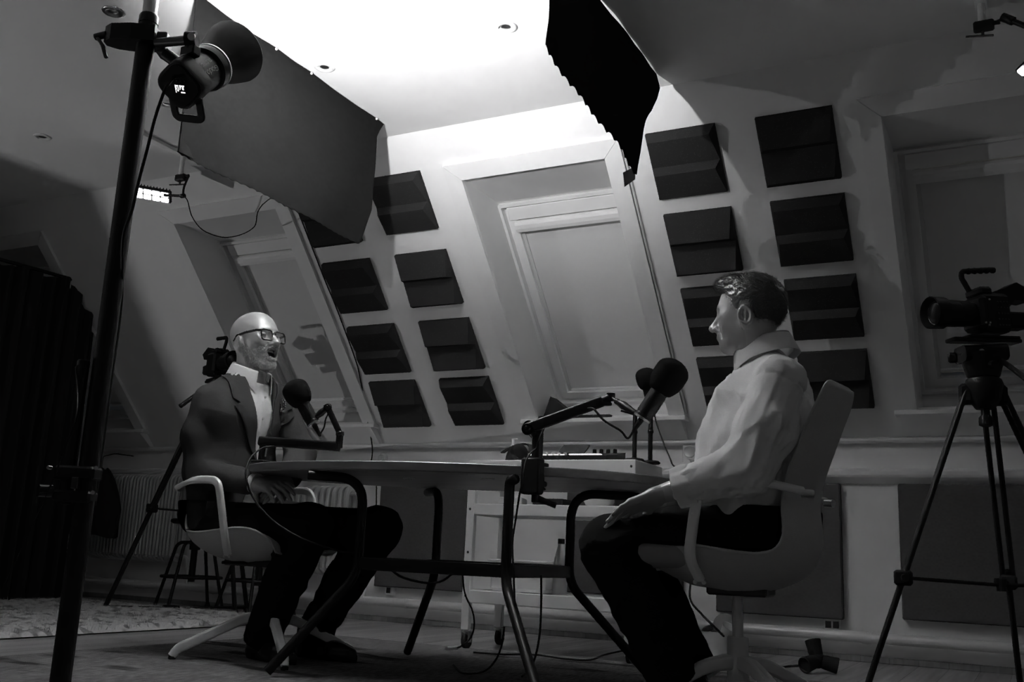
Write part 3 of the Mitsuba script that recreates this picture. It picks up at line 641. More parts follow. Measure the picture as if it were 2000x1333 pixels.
# ================================================================== white chairs
diffuse('chair_fabric', mikit.proc(lambda p, n, uv: grey(0.50 + 0.05 * noise(p.x * 400, p.y * 400, p.z * 400))))
PROF = [(0.215, 0.395), (0.220, 0.415), (0.185, 0.437), (0.12, 0.445), (0.02, 0.433), (-0.06, 0.424), (-0.115, 0.424), (-0.165, 0.442), (-0.193, 0.495), (-0.190, 0.585), (-0.207, 0.67), (-0.255, 0.795), (-0.288, 0.872), (-0.301, 0.905), (-0.308, 0.921)]
def chair_shell():
    C = catmull(PROF, 5)
    nU, nV = len(C), 17
    T = np.gradient(C, axis=0); T /= np.linalg.norm(T, axis=1, keepdims=True)
    N = np.stack([-T[:, 1], T[:, 0]], 1)               # towards the back and below (outer side)
    N = -N if N[nU // 3][1] > 0 else N
    u = np.linspace(0, 1, nU)
    W = np.interp(u, [0, 0.05, 0.12, 0.3, 0.45, 0.6, 0.8, 0.93, 0.98, 1.0], [0.13, 0.19, 0.225, 0.240, 0.230, 0.200, 0.172, 0.142, 0.098, 0.045])
    bulge = np.interp(u, [0, 0.1, 0.22, 0.3, 0.42, 0.55, 1.0], [0.0, 0.035, 0.070, 0.068, 0.045, 0.02, 0.004])
    v = np.linspace(-1, 1, nV)
    Gi, Go = np.zeros((nU, nV, 3)), np.zeros((nU, nV, 3))
    for i in range(nU):
        cup = 0.030 * np.abs(v) ** 2.5
        base_ = C[i][None] - N[i][None] * cup[:, None]
        prof = np.sqrt(np.maximum(1 - np.abs(v) ** 2.2, 0))
        out = base_ + N[i][None] * (0.022 * np.clip(prof, 0.35, 1) + bulge[i] * prof ** 1.3)[:, None]
        for G_, b_ in ((Gi, base_), (Go, out)): G_[i] = np.stack([b_[:, 0], v * W[i], b_[:, 1]], 1)
    a, b = nU, nV
    idx = np.arange(a * b).reshape(a, b); o = a * b
    q = np.stack([idx[:-1, :-1], idx[1:, :-1], idx[1:, 1:], idx[:-1, 1:]], -1).reshape(-1, 4)
    rim = np.concatenate([idx[0, :], idx[1:, -1], idx[-1, -2::-1], idx[-2:0:-1, 0]]); r2 = np.roll(rim, -1)
    Q = np.vstack([q, q[:, ::-1] + o, np.stack([rim, rim + o, r2 + o, r2], 1)])
    m_ = trimesh.Trimesh(np.vstack([Gi.reshape(-1, 3), Go.reshape(-1, 3)]), np.vstack([Q[:, [0, 1, 2]], Q[:, [0, 2, 3]]]), process=True)
    m_.fix_normals()
    rimc = np.vstack([(Gi.reshape(-1, 3) + Go.reshape(-1, 3))[rim] / 2, (Gi.reshape(-1, 3) + Go.reshape(-1, 3))[rim[:1]] / 2])
    return m_, rimc
SHELL, RIM = chair_shell()
def chair(o, ang, base_ang, lab, lift=0.0, back=0.0):
    t = thing('swivel_chair', lab, 'chair', 'white swivel chairs')
    c, s = math.cos(ang), math.sin(ang)
    Bz = np.array([[c, -s, 0], [s, c, 0], [0, 0, 1]])
    Q = lambda m_: place(m_, (o[0], o[1], 0.0065), Bz)
    up = lambda m_: place(m_, (-back, 0, lift))
    part('shell', Q(up(SHELL)), 'chair_fabric', t, 50)
    part('piping', Q(up(tube(RIM[::2], 0.0045, 6))), 'chair_fabric', t, True)
    for sd in (1, -1):
        P = [(0.055, 0.205 * sd, 0.375), (0.075, 0.250 * sd, 0.430), (0.052, 0.268 * sd, 0.57), (0.030, 0.268 * sd, 0.638), (-0.10, 0.262 * sd, 0.640), (-0.222, 0.212 * sd, 0.615)]
        part('armrest', Q(up(sweep(round_path(P, 0.055, 7), rrect(0.030, 0.019, 0.009, 4), (1, 0, 0.35)))), 'white_metal', t, 50)
        part('arm_screw', Q(up(rod((-0.218, 0.205 * sd, 0.610), (-0.243, 0.190 * sd, 0.609), 0.012))), 'silver', t, 40)
        for d in (-0.012, 0.012): part('arm_screw', Q(up(rod((0.055 + d, 0.200 * sd, 0.371), (0.055 + d, 0.212 * sd, 0.367), 0.006))), 'silver', t, 40)
    part('seat_plate', Q(up(box(0.17 + back, 0.13, 0.025, (-0.01 + back / 2, 0, 0.345), 0.006))), 'dark_metal', t, False)
    part('tilt_lever', Q(up(rod((0.02, -0.05, 0.345), (0.03, -0.20, 0.345), 0.006))), 'black', t, True)
    part('gas_lift', Q(rod((0, 0, 0.20), (0, 0, 0.345 + lift), 0.0155, 18)), 'white_metal', t, True)
    part('column', Q(lathe([(0.030, 0.085), (0.030, 0.215), (0.028, 0.220)], 24)), 'white_metal', t, 40)
    for k_ in range(4):
        a = base_ang - ang + k_ * math.pi / 2
        d = np.array([math.cos(a), math.sin(a), 0])
        P = round_path([d * 0.015 + [0, 0, 0.150], d * 0.09 + [0, 0, 0.145], d * 0.318 + [0, 0, 0.036], d * 0.335 + [0, 0, 0.010]], 0.04, 6)
        part('base_leg', Q(sweep(P, rrect(0.036, 0.030, 0.008, 3), (0, 0, 1), np.linspace(1.15, 0.8, len(P)))), 'white_metal', t, 50)
        part('glide', Q(place(lathe([(0.013, 0.0), (0.014, 0.008), (0.01, 0.014)], 14), d * 0.332)), 'rubber', t, 40)
    return t
CL_O, CL_A = np.array([-2.565, 3.02]), math.radians(0)
CR_O, CR_A = np.array([-0.765, 2.90]), math.radians(182)
f1 = np.array([-2.73, 2.81]) - CL_O
chair(CL_O, CL_A, math.atan2(f1[1], f1[0]), 'white swivel chair carrying the bald man with glasses', back=0.10)
chair(CR_O, CR_A, math.radians(225), 'white swivel chair carrying the man in the pale shirt')

# ================================================================== half-shaded globe lamp across the room (outside the picture, its light rakes the left half)
fl = thing('floor_lamp', 'black uplighter can standing on the floor across the room, outside the picture', 'floor lamp')
FL_N = unit([0.97, -0.08, -0.21]); FL_O = np.array([-5.92, 0.40, 0.30])
# an uplighter can: its rim keeps the light above about 8 degrees, so only the upper walls and the ceiling get it
part('can', place(lathe([(0.095, 0.0), (0.100, 0.01), (0.100, FL_O[2] + 0.0140), (0.098, FL_O[2] + 0.0140), (0.096, FL_O[2] - 0.05), (0.01, FL_O[2] - 0.06)], 48), (FL_O[0], FL_O[1], 0)), 'black', fl, 40)
part('socket', place(lathe([(0.018, -0.06), (0.018, -0.02), (0.006, -0.012)], 24), FL_O), 'black', fl, 40)
scene['floor_lamp_bulb'] = {'type': 'spot', 'intensity': rgb(FLOOR_LAMP), 'cutoff_angle': 89.0, 'beam_width': 86.5, 'sampling_weight': 2.0,
                            'to_world': mi.ScalarTransform4f().look_at(origin=FL_O.tolist(), target=(FL_O + FL_N).tolist(), up=[0, 0, 1])}

# ================================================================== trolley and what stands on it
tr = thing('utility_trolley', 'white metal trolley with three shelves against the knee wall behind the table', 'trolley')
tx0, tx1, ty0, ty1 = -2.345, -1.515, 4.07, 4.42
part('top_tray', cat(box2((tx0, ty0, 0.793), (tx1, ty0 + 0.018, 0.853), 0.003), box2((tx0, ty1 - 0.018, 0.793), (tx1, ty1, 0.853), 0.003), box2((tx0, ty0, 0.793), (tx0 + 0.018, ty1, 0.853), 0.003), box2((tx1 - 0.018, ty0, 0.793), (tx1, ty1, 0.853), 0.003), box2((tx0 + 0.01, ty0 + 0.01, 0.838), (tx1 - 0.01, ty1 - 0.01, 0.850))), 'white_metal', tr, False)
for z0, z1 in ((0.600, 0.652), (0.205, 0.262)):
    part('shelf', cat(box2((tx0 + 0.03, ty0 + 0.004, z0), (tx1 - 0.03, ty0 + 0.02, z1), 0.003), box2((tx0 + 0.03, ty1 - 0.02, z0), (tx1 - 0.03, ty1 - 0.004, z1), 0.003), box2((tx0 + 0.03, ty0 + 0.01, z1 - 0.012), (tx1 - 0.03, ty1 - 0.01, z1 - 0.004)), box2((tx0 + 0.01, ty0 + 0.03, z0), (tx0 + 0.022, ty1 - 0.03, z1)), box2((tx1 - 0.022, ty0 + 0.03, z0), (tx1 - 0.01, ty1 - 0.03, z1))), 'white_metal', tr, False)
for x in (tx0, tx1 - 0.04):
    for y in (ty0, ty1 - 0.03):
        part('post', box2((x, y, 0.085), (x + 0.04, y + 0.03, 0.80), 0.003), 'white_metal', tr, False)
        wx, wy = x + 0.02, y + 0.015
        kk = part('caster', cat(rod((wx, wy, 0.088), (wx, wy, 0.062), 0.012), box(0.008, 0.03, 0.05, (wx - 0.017, wy + 0.012, 0.055), 0.003), box(0.008, 0.03, 0.05, (wx + 0.017, wy + 0.012, 0.055), 0.003), box(0.04, 0.024, 0.008, (wx, wy, 0.078), 0.003)), 'silver', tr, 40)
        part('wheel', place(lathe([(0.030, -0.011), (0.038, -0.008), (0.040, 0), (0.038, 0.008), (0.030, 0.011)], 24), (wx, wy + 0.015, 0.040), basis((1, 0, 0))), 'rubber', kk, 40)
for x in (tx0 + 0.02, tx1 - 0.02):
    for z in (0.823, 0.626, 0.43, 0.235): part('screw', rod((x, ty0 + 0.001, z), (x, ty0 - 0.003, z), 0.0055, 10), 'dark_metal', tr, 40)
TZ = 0.8535
# mixer
mx = thing('audio_mixer', 'black podcast mixer with a row of lit pads on top of the white trolley', 'mixer')
mx0, mx1 = -2.07, -1.665
prf = [(0, 0), (0, 0.022), (0.10, 0.034), (0.135, 0.042), (0.235, 0.058), (0.235, 0)]
m = place(prism(prf, mx1 - mx0), (0, 0, 0), np.array([[0, 0, 1], [1, 0, 0], [0, 1, 0]])); m.apply_translation([mx0, ty0 + 0.03, TZ])
part('body', m, 'black', mx, False)
sl_z = lambda y: TZ + float(np.interp(y, [0, 0.10, 0.135, 0.235], [0.022, 0.034, 0.042, 0.058]))
for i in range(6):
    x = mx0 + 0.035 + i * 0.030
    part('fader', cat(box(0.012, 0.018, 0.012, (x, ty0 + 0.03 + 0.045, sl_z(0.045) + 0.006), 0.002), box(0.003, 0.06, 0.002, (x, ty0 + 0.08, sl_z(0.05) + 0.001))), 'white_plastic', mx, False)
pads = [box(0.020, 0.014, 0.006, (mx0 + 0.035 + i * 0.030, ty0 + 0.044, sl_z(0.014) + 0.003), 0.002) for i in range(6)]
pads += [box(0.030, 0.030, 0.006, (mx0 + 0.232 + i * 0.036, ty0 + 0.055 + j * 0.036, sl_z(0.025 + j * 0.036) + 0.003), 0.002) for i in range(4) for j in range(2)]
key = numbered(mx + '__lit_pads')
scene[key] = mikit.ply(cat(*pads), 'm_glow', emitter=glow(0.10, 0.1))
labels[key] = {'kind': 'stuff', 'label': 'row of glowing white pads'}
part('screen', place(box(0.135, 0.085, 0.008), (mx0 + 0.165, ty0 + 0.03 + 0.185, TZ + 0.070), basis(unit((0, -0.55, 0.83)), (1, 0, 0))), 'screen', mx, False)
for i in range(4): part('knob', place(lathe([(0.010, 0), (0.009, 0.018), (0.006, 0.020)], 16), (mx0 + 0.265 + i * 0.034, ty0 + 0.03 + 0.20, TZ + 0.052)), 'black_gloss', mx, 40)
# headphones
hp_ = thing('headphones', 'black headphones lying on the trolley left of the mixer', 'headphones')
hx, hy = -2.175, ty0 + 0.14
for s in (-1, 1):
    part('ear_cup', place(lathe([(0.030, -0.022), (0.042, -0.016), (0.044, 0.0), (0.040, 0.012), (0.02, 0.018)], 28), (hx + s * 0.038, hy - 0.03 * s, TZ + 0.046), basis(unit((s * 0.75, -0.5, 0.35)))), 'black', hp_, 40)
part('headband', sweep([(hx + 0.072 * math.cos(a), hy + 0.09 * math.sin(a) - 0.0, TZ + 0.045 + 0.055 * math.sin(a)) for a in np.linspace(0.1, math.pi - 0.1, 19)], rrect(0.008, 0.026, 0.003), (0, 0, 1)), 'black', hp_, 50)
# bottle with a pump behind the headphones
pbm = thing('pump_bottle', 'white bottle with a pump top behind the headphones', 'bottle')
o = np.array([-2.25, 4.33, TZ])
part('bottle', place(lathe([(0.034, 0), (0.036, 0.01), (0.036, 0.05), (0.015, 0.085), (0.012, 0.10)]), o), 'white_plastic', pbm, 40)
part('pump', cat(place(lathe([(0.008, 0.10), (0.008, 0.125)]), o), box(0.03, 0.010, 0.008, o + [0.008, 0, 0.128], 0.002)), 'white_plastic', pbm, 40)
# desk mic stands
def foam_head(o, axis, r, L, t):
    prof = [(r * 0.42, 0)] + [(r * (0.60 + 0.40 * math.sin(min(1, a * 2.2) * math.pi / 2)), L * a) for a in (0.06, 0.15, 0.28, 0.45)] + [(r, L * 0.6)] + [(r * math.cos(q), L * 0.66 + (L * 0.34) * math.sin(q)) for q in np.linspace(0.1, 1.45, 8)]
    part('windscreen', place(lathe(prof, 36), o, basis(axis)), 'mic_foam', t, True)
def desk_stand(x, y, h, lab, with_mic):
    t = thing('desk_mic_stand', lab, 'microphone stand')
    part('base', place(lathe([(0.044, 0), (0.046, 0.006), (0.040, 0.013), (0.016, 0.016)]), (x, y, TZ)), 'black', t, 40)
    part('post', cat(rod((x, y, TZ + 0.01), (x, y, TZ + h), 0.010), rod((x, y, TZ + h * 0.55), (x, y, TZ + h * 0.6), 0.013)), 'black', t, True)
    return t
px3 = on_plane(1270, 890, 1, 4.27); px4 = on_plane(1239, 893, 1, 4.17)
desk_stand(px3[0], 4.27, 0.255, 'black desk microphone stand on the trolley, right one of two, holding a microphone', True)
desk_stand(px4[0], 4.17, 0.23, 'black desk microphone stand on the trolley, left one of two, behind the near microphone', False)
m3 = thing('microphone', 'black microphone with round foam head on the desk stand behind the near microphone', 'microphone')
b3 = np.array([px3[0], 4.27, TZ + 0.257]); f3 = on_plane(1262, 738, 1, 4.22)
ax3 = unit(f3 - b3)
part('body', cat(tube([b3, b3 + ax3 * 0.05, f3 - ax3 * 0.03], [0.016, 0.022, 0.026], 20)), 'black', m3, True)
foam_head(f3 - ax3 * 0.055, ax3, 0.047, 0.10, m3)
w = [b3 + [0.02, -0.01, -0.03], on_plane(1283, 830, 1, 4.25), on_plane(1297, 868, 1, 4.2), on_plane(1312, 905, 1, 4.12), on_plane(1318, 935, 1, 4.05), (-1.45, 4.05, 0.45)]
solo('desk_mic_cable', tube(catmull(w, 8), 0.0035, 6), 'rubber', 'dark cable hanging from the desk microphone over the trolley\'s right edge', 'cable', True)
# tablet on the sill
tb_ = thing('tablet', 'black tablet on a folding stand on the sill of the centre skylight', 'tablet')
s0_ = on_plane(1050, 825, 1, 5.12); s1_ = on_plane(1195, 823, 1, 5.12)
zb_ = KNEE_Z + S_LO * CS
part('slab', sweep([(s0_[0] + 0.02, 5.15, zb_ + 0.012), (s1_[0], 5.15, zb_ + 0.012)], rrect(0.018, 0.13, 0.004), (0, 0, 1)), 'black', tb_, False)
part('stand', place(prism([(0, 0), (0.20, 0), (0.04, 0.115)], 0.09), (s0_[0] + 0.04, 5.20, zb_ + 0.021), np.array([[1, 0, 0], [0, 0, -1], [0, 1, 0]])), 'black', tb_, False)
# on the middle shelf
MZ = 0.6525
solo('grey_box', place(box(0.11, 0.15, 0.034, (0, 0, 0.017), 0.004), (-2.16, 4.18, MZ), np.array([[0.95, -0.3, 0], [0.3, 0.95, 0], [0, 0, 1]])), 'radiator', 'flat grey box on the trolley\'s middle shelf, left end', 'box', False)
solo('black_case', box2((-2.03, 4.12, MZ), (-1.88, 4.30, MZ + 0.03), 0.004), 'black', 'flat black case on the trolley\'s middle shelf behind the clamp lever', 'case', False)
bw = lathe([(0.035, 0), (0.06, 0.008), (0.085, 0.05), (0.088, 0.062), (0.083, 0.060), (0.058, 0.014), (0.002, 0.010)], 36)
solo('white_bowl', place(bw, (-1.735, 4.20, MZ)), 'white_plastic', 'white bowl on the trolley\'s middle shelf behind the right table leg', 'bowl', 50)
solo('black_box', box2((-1.63, 4.12, MZ), (-1.545, 4.26, MZ + 0.035), 0.004), 'black', 'small black box at the right end of the trolley\'s middle shelf', 'box', False)
# lower shelf: plastic box and bottle
LZ = 0.2625
mat('translucent', 0.62, 0.35)
pc = thing('storage_box', 'pale plastic storage box on the trolley\'s lower shelf', 'storage box')
part('tub', box2((-2.24, 4.13, LZ), (-1.96, 4.37, LZ + 0.13), 0.015), 'translucent', pc, False)
part('lid', box2((-2.25, 4.12, LZ + 0.130), (-1.95, 4.38, LZ + 0.142), 0.004), 'white_plastic', pc, False)
bt = thing('water_bottle', 'clear plastic bottle with a dark cap on the trolley\'s lower shelf', 'bottle')
o = on_plane(1093, 1160, 1, 4.20); o[2] = LZ
scene['m_clear_plastic'] = {'type': 'principled', 'base_color': rgb(0.9), 'roughness': 0.05, 'spec_trans': 0.92, 'eta': 1.2}
mat('bottle_label', 0.35, 0.4)
part('body', place(lathe([(0.030, 0), (0.033, 0.006), (0.033, 0.13), (0.031, 0.15), (0.020, 0.195), (0.014, 0.212), (0.013, 0.225)], 32), o), 'clear_plastic', bt, True)
part('cap', place(lathe([(0.015, 0.222), (0.0155, 0.226), (0.0155, 0.242), (0.013, 0.245)], 24), o), 'black', bt, 40)

# ================================================================== microphones on boom arms
def seg(a, b, w, h, m_=None): return sweep([a, b], rrect(h, w, min(w, h) * 0.3, 3), (0, 0, 1))
# right: clamp on the near edge of the table
cr_ = thing('boom_arm', 'black microphone boom arm clamped to the near edge of the table', 'microphone arm')
c0 = on_plane(1045, 911.5, 2, TOP_Z)
up = np.array([0, 0, 1.0])
inw = unit(np.array([-0.25, 0.97, 0]))
base_o = c0 + inw * 0.025
part('clamp', cat(box(0.062, 0.062, 0.012, base_o + up * 0.008, 0.003), box(0.066, 0.045, 0.115, base_o - inw * 0.062 - up * 0.035, 0.006), box(0.058, 0.07, 0.018, base_o - up * 0.055 - inw * 0.02, 0.004), place(lathe([(0.030, -0.075), (0.034, -0.070), (0.027, -0.064), (0.027, -0.03)]), base_o - inw * 0.0)), 'black', cr_, 40)
part('clamp__screw', rod(base_o - up * 0.075, base_o - up * 0.092, 0.008), 'silver', cr_, 40)
lv = base_o - up * 0.098
part('clamp__lever', cat(rod(lv + up * 0.012, lv - up * 0.016, 0.013), tube([lv, lv + RGT * 0.055 - up * 0.022, lv + RGT * 0.068 - up * 0.026], [0.011, 0.009, 0.010], 12)), 'black', cr_, 40)
p0 = base_o + up * 0.012; p1 = base_o + up * 0.118
part('post', cat(rod(p0, p1, 0.0185, 24), trimesh.creation.icosphere(2, 0.0185).apply_translation(p1)), 'black', cr_, True)
e0 = at_depth(1030, 838, 3.22); e1 = at_depth(1176, 784, 3.22)
part('elbow', cat(rod(e0 + up * 0.014, p1 - up * 0.01 - RGT * 0.012, 0.016), rod(e0 - FWD * 0.02, e0 + FWD * 0.02, 0.019)), 'black_gloss', cr_, True)
part('upper_arm', seg(e0, e1, 0.030, 0.036), 'black', cr_, 40)
e2 = at_depth(1193, 776, 3.21)
part('joint', cat(rod(e1 - unit(e2 - e1) * 0.01, e2, 0.014), rod(e2 - up * 0.012, e2 + up * 0.012, 0.014), box(0.03, 0.02, 0.012, e1 + unit(e2 - e1) * 0.018 - up * 0.016, 0.003)), 'black', cr_, 40)
e3, e4 = at_depth(1207, 786, 3.17), at_depth(1243, 808, 3.10)
part('mic_mount', cat(rod(e2, e3, 0.006), rod(e3 - unit(e4 - e3) * 0.008, e3 + unit(e4 - e3) * 0.006, 0.010), tube([e3, e3 + (e4 - e3) * 0.3, e4], [0.009, 0.014, 0.007], 14), rod(e3 + (e4 - e3) * 0.4 - RGT * 0.012 - up * 0.012, e3 + (e4 - e3) * 0.7 + RGT * 0.01 - up * 0.012, 0.005)), 'black', cr_, True)
def studio_mic(tail, head, r, lab, foam_r, foam_L, slots=True):
    t = thing('microphone', lab, 'microphone')
    a = unit(head - tail); Ln = np.linalg.norm(head - tail)
    Bm = basis(a)
    part('body', place(lathe([(r * 0.8, 0), (r, 0.004), (r, 0.012), (r * 0.95, 0.014), (r, 0.017), (r * 1.02, Ln)], 32), tail, Bm), 'black', t, 40)
    part('tail_ring', place(lathe([(r * 0.82, -0.004), (r * 1.04, -0.003), (r * 1.04, 0.003), (r * 0.9, 0.004)], 32), tail, Bm), 'silver', t, 40)
    sl_ = cat(*[place(box(0.004, 0.006, 0.010), tail + a * (0.028 + 0.011 * k) + Bm[:, 0] * r * math.cos(q) + Bm[:, 1] * r * math.sin(q), np.stack([math.cos(q) * Bm[:, 0] + math.sin(q) * Bm[:, 1], -math.sin(q) * Bm[:, 0] + math.cos(q) * Bm[:, 1], a], 1)) for k in range(int((Ln - 0.035) / 0.011)) for q in np.arange(3) * 2.094 + math.atan2(-UPV @ Bm[:, 1], UPV @ Bm[:, 0]) * 0 + _facing(Bm)])
    part('vent_slots', sl_, 'black_gloss', t, False, kind='stuff')
    foam_head(head - a * 0.012, a, foam_r, foam_L, t)
    part('plug', tube([tail - a * 0.001, tail - a * 0.02, tail - a * 0.05], [0.010, 0.0085, 0.0055], 16), 'black', t, True)
    return t, a
def _facing(Bm):
    d = (-FWD * 0.75 + UPV * 0.6)
    return math.atan2(d @ Bm[:, 1], d @ Bm[:, 0])
tl, hd = at_depth(1254, 817, 3.08), at_depth(1290, 762, 3.08)
_, a = studio_mic(tl, hd, 0.0275, 'black broadcast microphone with foam head in front of the man in the pale shirt', 0.0535, 0.118)
w = [tl - a * 0.05, tl - a * 0.075 - RGT * 0.004, at_depth(1212, 842, 3.09), at_depth(1180, 822, 3.11), at_depth(1160, 800, 3.13), at_depth(1148, 798, 3.15)]
solo('microphone_cable', tube(catmull(w, 8), 0.0035, 8), 'rubber', 'black cable curving from the near microphone to its boom arm', 'cable', True)
w = [at_depth(1062, 838, 3.12), at_depth(1053, 860, 3.10), at_depth(1048, 876, 3.11), at_depth(1036, 886, 3.10), at_depth(1026, 905, 3.05), at_depth(1022, 940, 3.03), at_depth(1015, 965, 3.03), at_depth(1008, 1010, 3.04), at_depth(1001, 1060, 3.03), at_depth(1003, 1120, 3.02), at_depth(1006, 1200, 3.03)]
solo('arm_cable', tube(catmull(w, 8), 0.0032, 8), 'rubber', 'black cable dropping from the near boom arm past the table edge along the table leg', 'cable', True)
# left arm
al = thing('boom_arm', 'black microphone boom arm lying low across the left end of the table', 'microphone arm')
g0, g1 = at_depth(508, 862, 3.64), at_depth(662, 873, 3.55)
part('lower_arm', cat(seg(g0, g1, 0.030, 0.034)), 'black', al, 40)
part('base_post', cat(rod(g0 + RGT * 0.014 - up * 0.0, np.array([g0[0], g0[1], TOP_Z]) + RGT * 0.014, 0.015), box(0.06, 0.06, 0.012, np.array([g0[0], g0[1], TOP_Z + 0.0065]) + RGT * 0.016, 0.003)), 'black', al, 40)
part('cable_tie', rod(g0 + RGT * 0.03 - up * 0.016 - FWD * 0.016, g0 + RGT * 0.028 - up * 0.055 - FWD * 0.016, 0.003), 'silver', al, True)
g2, g3 = at_depth(664, 848, 3.55), at_depth(640, 796, 3.55)
part('elbow', cat(rod(g1 - up * 0.005, g2, 0.013), rod(g2 - up * 0.006, g2 + up * 0.008, 0.015)), 'black_gloss', al, True)
part('upper_arm', seg(g2, g3, 0.020, 0.020), 'black', al, 40)
part('joint', cat(rod(g3 - FWD * 0.014, g3 + FWD * 0.014, 0.013), rod(g3, at_depth(633, 797, 3.55), 0.010)), 'black_gloss', al, True)
g4 = at_depth(614, 818, 3.55)
part('mic_mount', cat(tube([g3, (g3 + g4) / 2, g4], [0.008, 0.013, 0.008], 14), rod(g4 - RGT * 0.010, g4 + RGT * 0.010 - up * 0.010, 0.012)), 'black', al, True)
tl, hd = at_depth(613, 829, 3.55), at_depth(590, 786, 3.57)
_, a = studio_mic(tl, hd, 0.0235, 'black broadcast microphone with foam head in front of the bald man', 0.0475, 0.100)
w = [tl - a * 0.05, at_depth(627, 846, 3.55), at_depth(633, 835, 3.55), at_depth(636, 820, 3.56), at_depth(641, 808, 3.57)]
solo('microphone_cable', tube(catmull(w, 8), 0.003, 8), 'rubber', 'black cable looping from the bald man\'s microphone to its arm', 'cable', True)
w = [at_depth(535, 872, 3.52), at_depth(512, 876, 3.50), at_depth(492, 892, 3.46), at_depth(481, 915, 3.42), at_depth(482, 940, 3.40), at_depth(496, 975, 3.40), at_depth(530, 1015, 3.38), at_depth(575, 1045, 3.36), at_depth(620, 1064, 3.36), at_depth(668, 1078, 3.40), at_depth(705, 1082, 3.42)]
solo('hanging_cable', tube(catmull(w, 8), 0.0035, 8), 'rubber', 'black cable hanging in a long curve from the left boom arm to the table leg', 'cable', True)
w = [at_depth(760, 1110, 3.45), at_depth(785, 1128, 3.45), at_depth(830, 1139, 3.5), at_depth(862, 1136, 3.55), at_depth(885, 1120, 3.6)]
solo('table_cable', tube(catmull(w, 8), 0.004, 8), 'rubber', 'black cable sagging below the table\'s steel crossbars', 'cable', True)
zf = lambda px, py, z=0.014: on_plane(px, py, 2, z)
w = [at_depth(903, 1118, 3.75), at_depth(908, 1160, 3.8), at_depth(923, 1195, 3.9), at_depth(926, 1225, 3.95), at_depth(918, 1248, 3.95), at_depth(902, 1262, 3.9), zf(893, 1266, 0.02)]
xl = solo('plug_cable', tube(catmull(w, 8), 0.0035, 8), 'rubber', 'dark cable with a silver plug hanging beside the trolley\'s left caster', 'cable', True)
q0, q1 = zf(893, 1266, 0.02), zf(872, 1268, 0.018)
part('plug', cat(rod(q0, q0 + (q1 - q0) * 0.55, 0.008), rod(q0 + (q1 - q0) * 0.55, q1, 0.0085)), 'silver', xl, 40, label='silver connector plug')
w = [at_depth(1057, 1125, 3.3), at_depth(1057, 1180, 3.25), at_depth(1054, 1240, 3.2), at_depth(1045, 1285, 3.2), zf(1035, 1308), zf(1020, 1322)]
solo('floor_cable', tube(catmull(w, 8), 0.0035, 8), 'rubber', 'black cable dropping from the right crossbar of the table to the rug', 'cable', True)
w = [zf(925, 1275), zf(985, 1279), zf(1040, 1279), zf(1100, 1287), zf(1150, 1290), zf(1180, 1280), zf(1215, 1272, 0.03), zf(1235, 1268, 0.05)]
solo('floor_cable', tube(catmull(w, 8), 0.004, 8), 'rubber', 'black cable lying on the floor between the two trolley casters', 'cable', True)
w = [at_depth(985, 1225, 3.4), at_depth(980, 1260, 3.4), at_depth(968, 1290, 3.4), zf(945, 1312), zf(905, 1316), zf(885, 1300)]
solo('floor_cable', tube(catmull(w, 8), 0.0035, 8), 'rubber', 'black cable looping onto the rug left of the near table leg', 'cable', True)
w = [zf(1440, 1270, 0.02), on_plane(1395, 1225, 1, 4.3), on_plane(1370, 1200, 1, 4.5), on_plane(1348, 1170, 1, 4.9), on_plane(1350, 1120, 1, 5.1), on_plane(1346, 1060, 1, 5.15)]
solo('wall_cable', tube(catmull(w, 8), 0.005, 8), 'rubber', 'black cable rising from the floor to the knee wall behind the right man\'s shins', 'cable', True)
# bucket with odds and ends
bk_ = thing('white_bucket', 'white bucket behind the column of the right chair', 'bucket')
bo = on_plane(1402, 1292, 2, 0.0)
part('bucket', place(lathe([(0.068, 0), (0.072, 0.004), (0.080, 0.125), (0.084, 0.130), (0.079, 0.128), (0.068, 0.01), (0.002, 0.008)], 36), bo), 'white_plastic', bk_, 50)
mat('pale_disc', 0.30, 0.25)
solo('round_lid', place(lathe([(0.054, -0.002), (0.056, 0), (0.054, 0.002)], 36), bo + [0.035, 0.0, 0.155], basis(unit((0.3, -0.9, 0.2)))), 'pale_disc', 'round translucent lid standing in the white bucket', 'lid', 40)
solo('paper_cup', place(lathe([(0.022, 0), (0.031, 0.075), (0.033, 0.077), (0.030, 0.074), (0.020, 0.006), (0.002, 0.004)], 24), bo + [0.028, -0.025, 0.095], basis(unit((0.5, -0.3, 0.8)))), 'white_plastic', 'white paper cup lying in the white bucket', 'cup', 50)
solo('cable_reel', cat(*[place(trimesh.creation.torus(0.03, 0.006), bo + [-0.035, -0.02, 0.118 + 0.008 * k], basis(unit((-0.2, -0.5, 0.8)))) for k in range(3)]), 'dark_metal', 'coiled cable on top of the white bucket', 'cable', True)
# three-way splitter on the floor
ps = thing('power_splitter', 'black three-way power splitter on the floor below the network socket', 'power splitter')
so = on_plane(1597, 1316, 2, 0.0) + [0, 0, 0.052]
part('hub', trimesh.creation.icosphere(3, 0.033).apply_translation(so), 'black_matt', ps, True)
for d in (unit(RGT * -0.75 - FWD * 0.5 - up * 0.35), unit(RGT * 0.85 - FWD * 0.25 - up * 0.30), unit(RGT * -0.15 + FWD * 0.3 + up * 0.95)):
    d = d if d[2] > -0.2 else unit(np.array([d[0], d[1], -0.2]))
    part('outlet', place(lathe([(0.026, 0.015), (0.029, 0.03), (0.033, 0.082), (0.030, 0.084), (0.026, 0.074), (0.002, 0.073)], 28), so, basis(d)), 'black_matt', ps, 40)
w = [so - RGT * 0.05 - up * 0.02, zf(1545, 1302, 0.012), zf(1510, 1305, 0.012), zf(1470, 1298, 0.012)]
part('cord', tube(catmull(w, 8), 0.005, 8), 'rubber', ps, True)

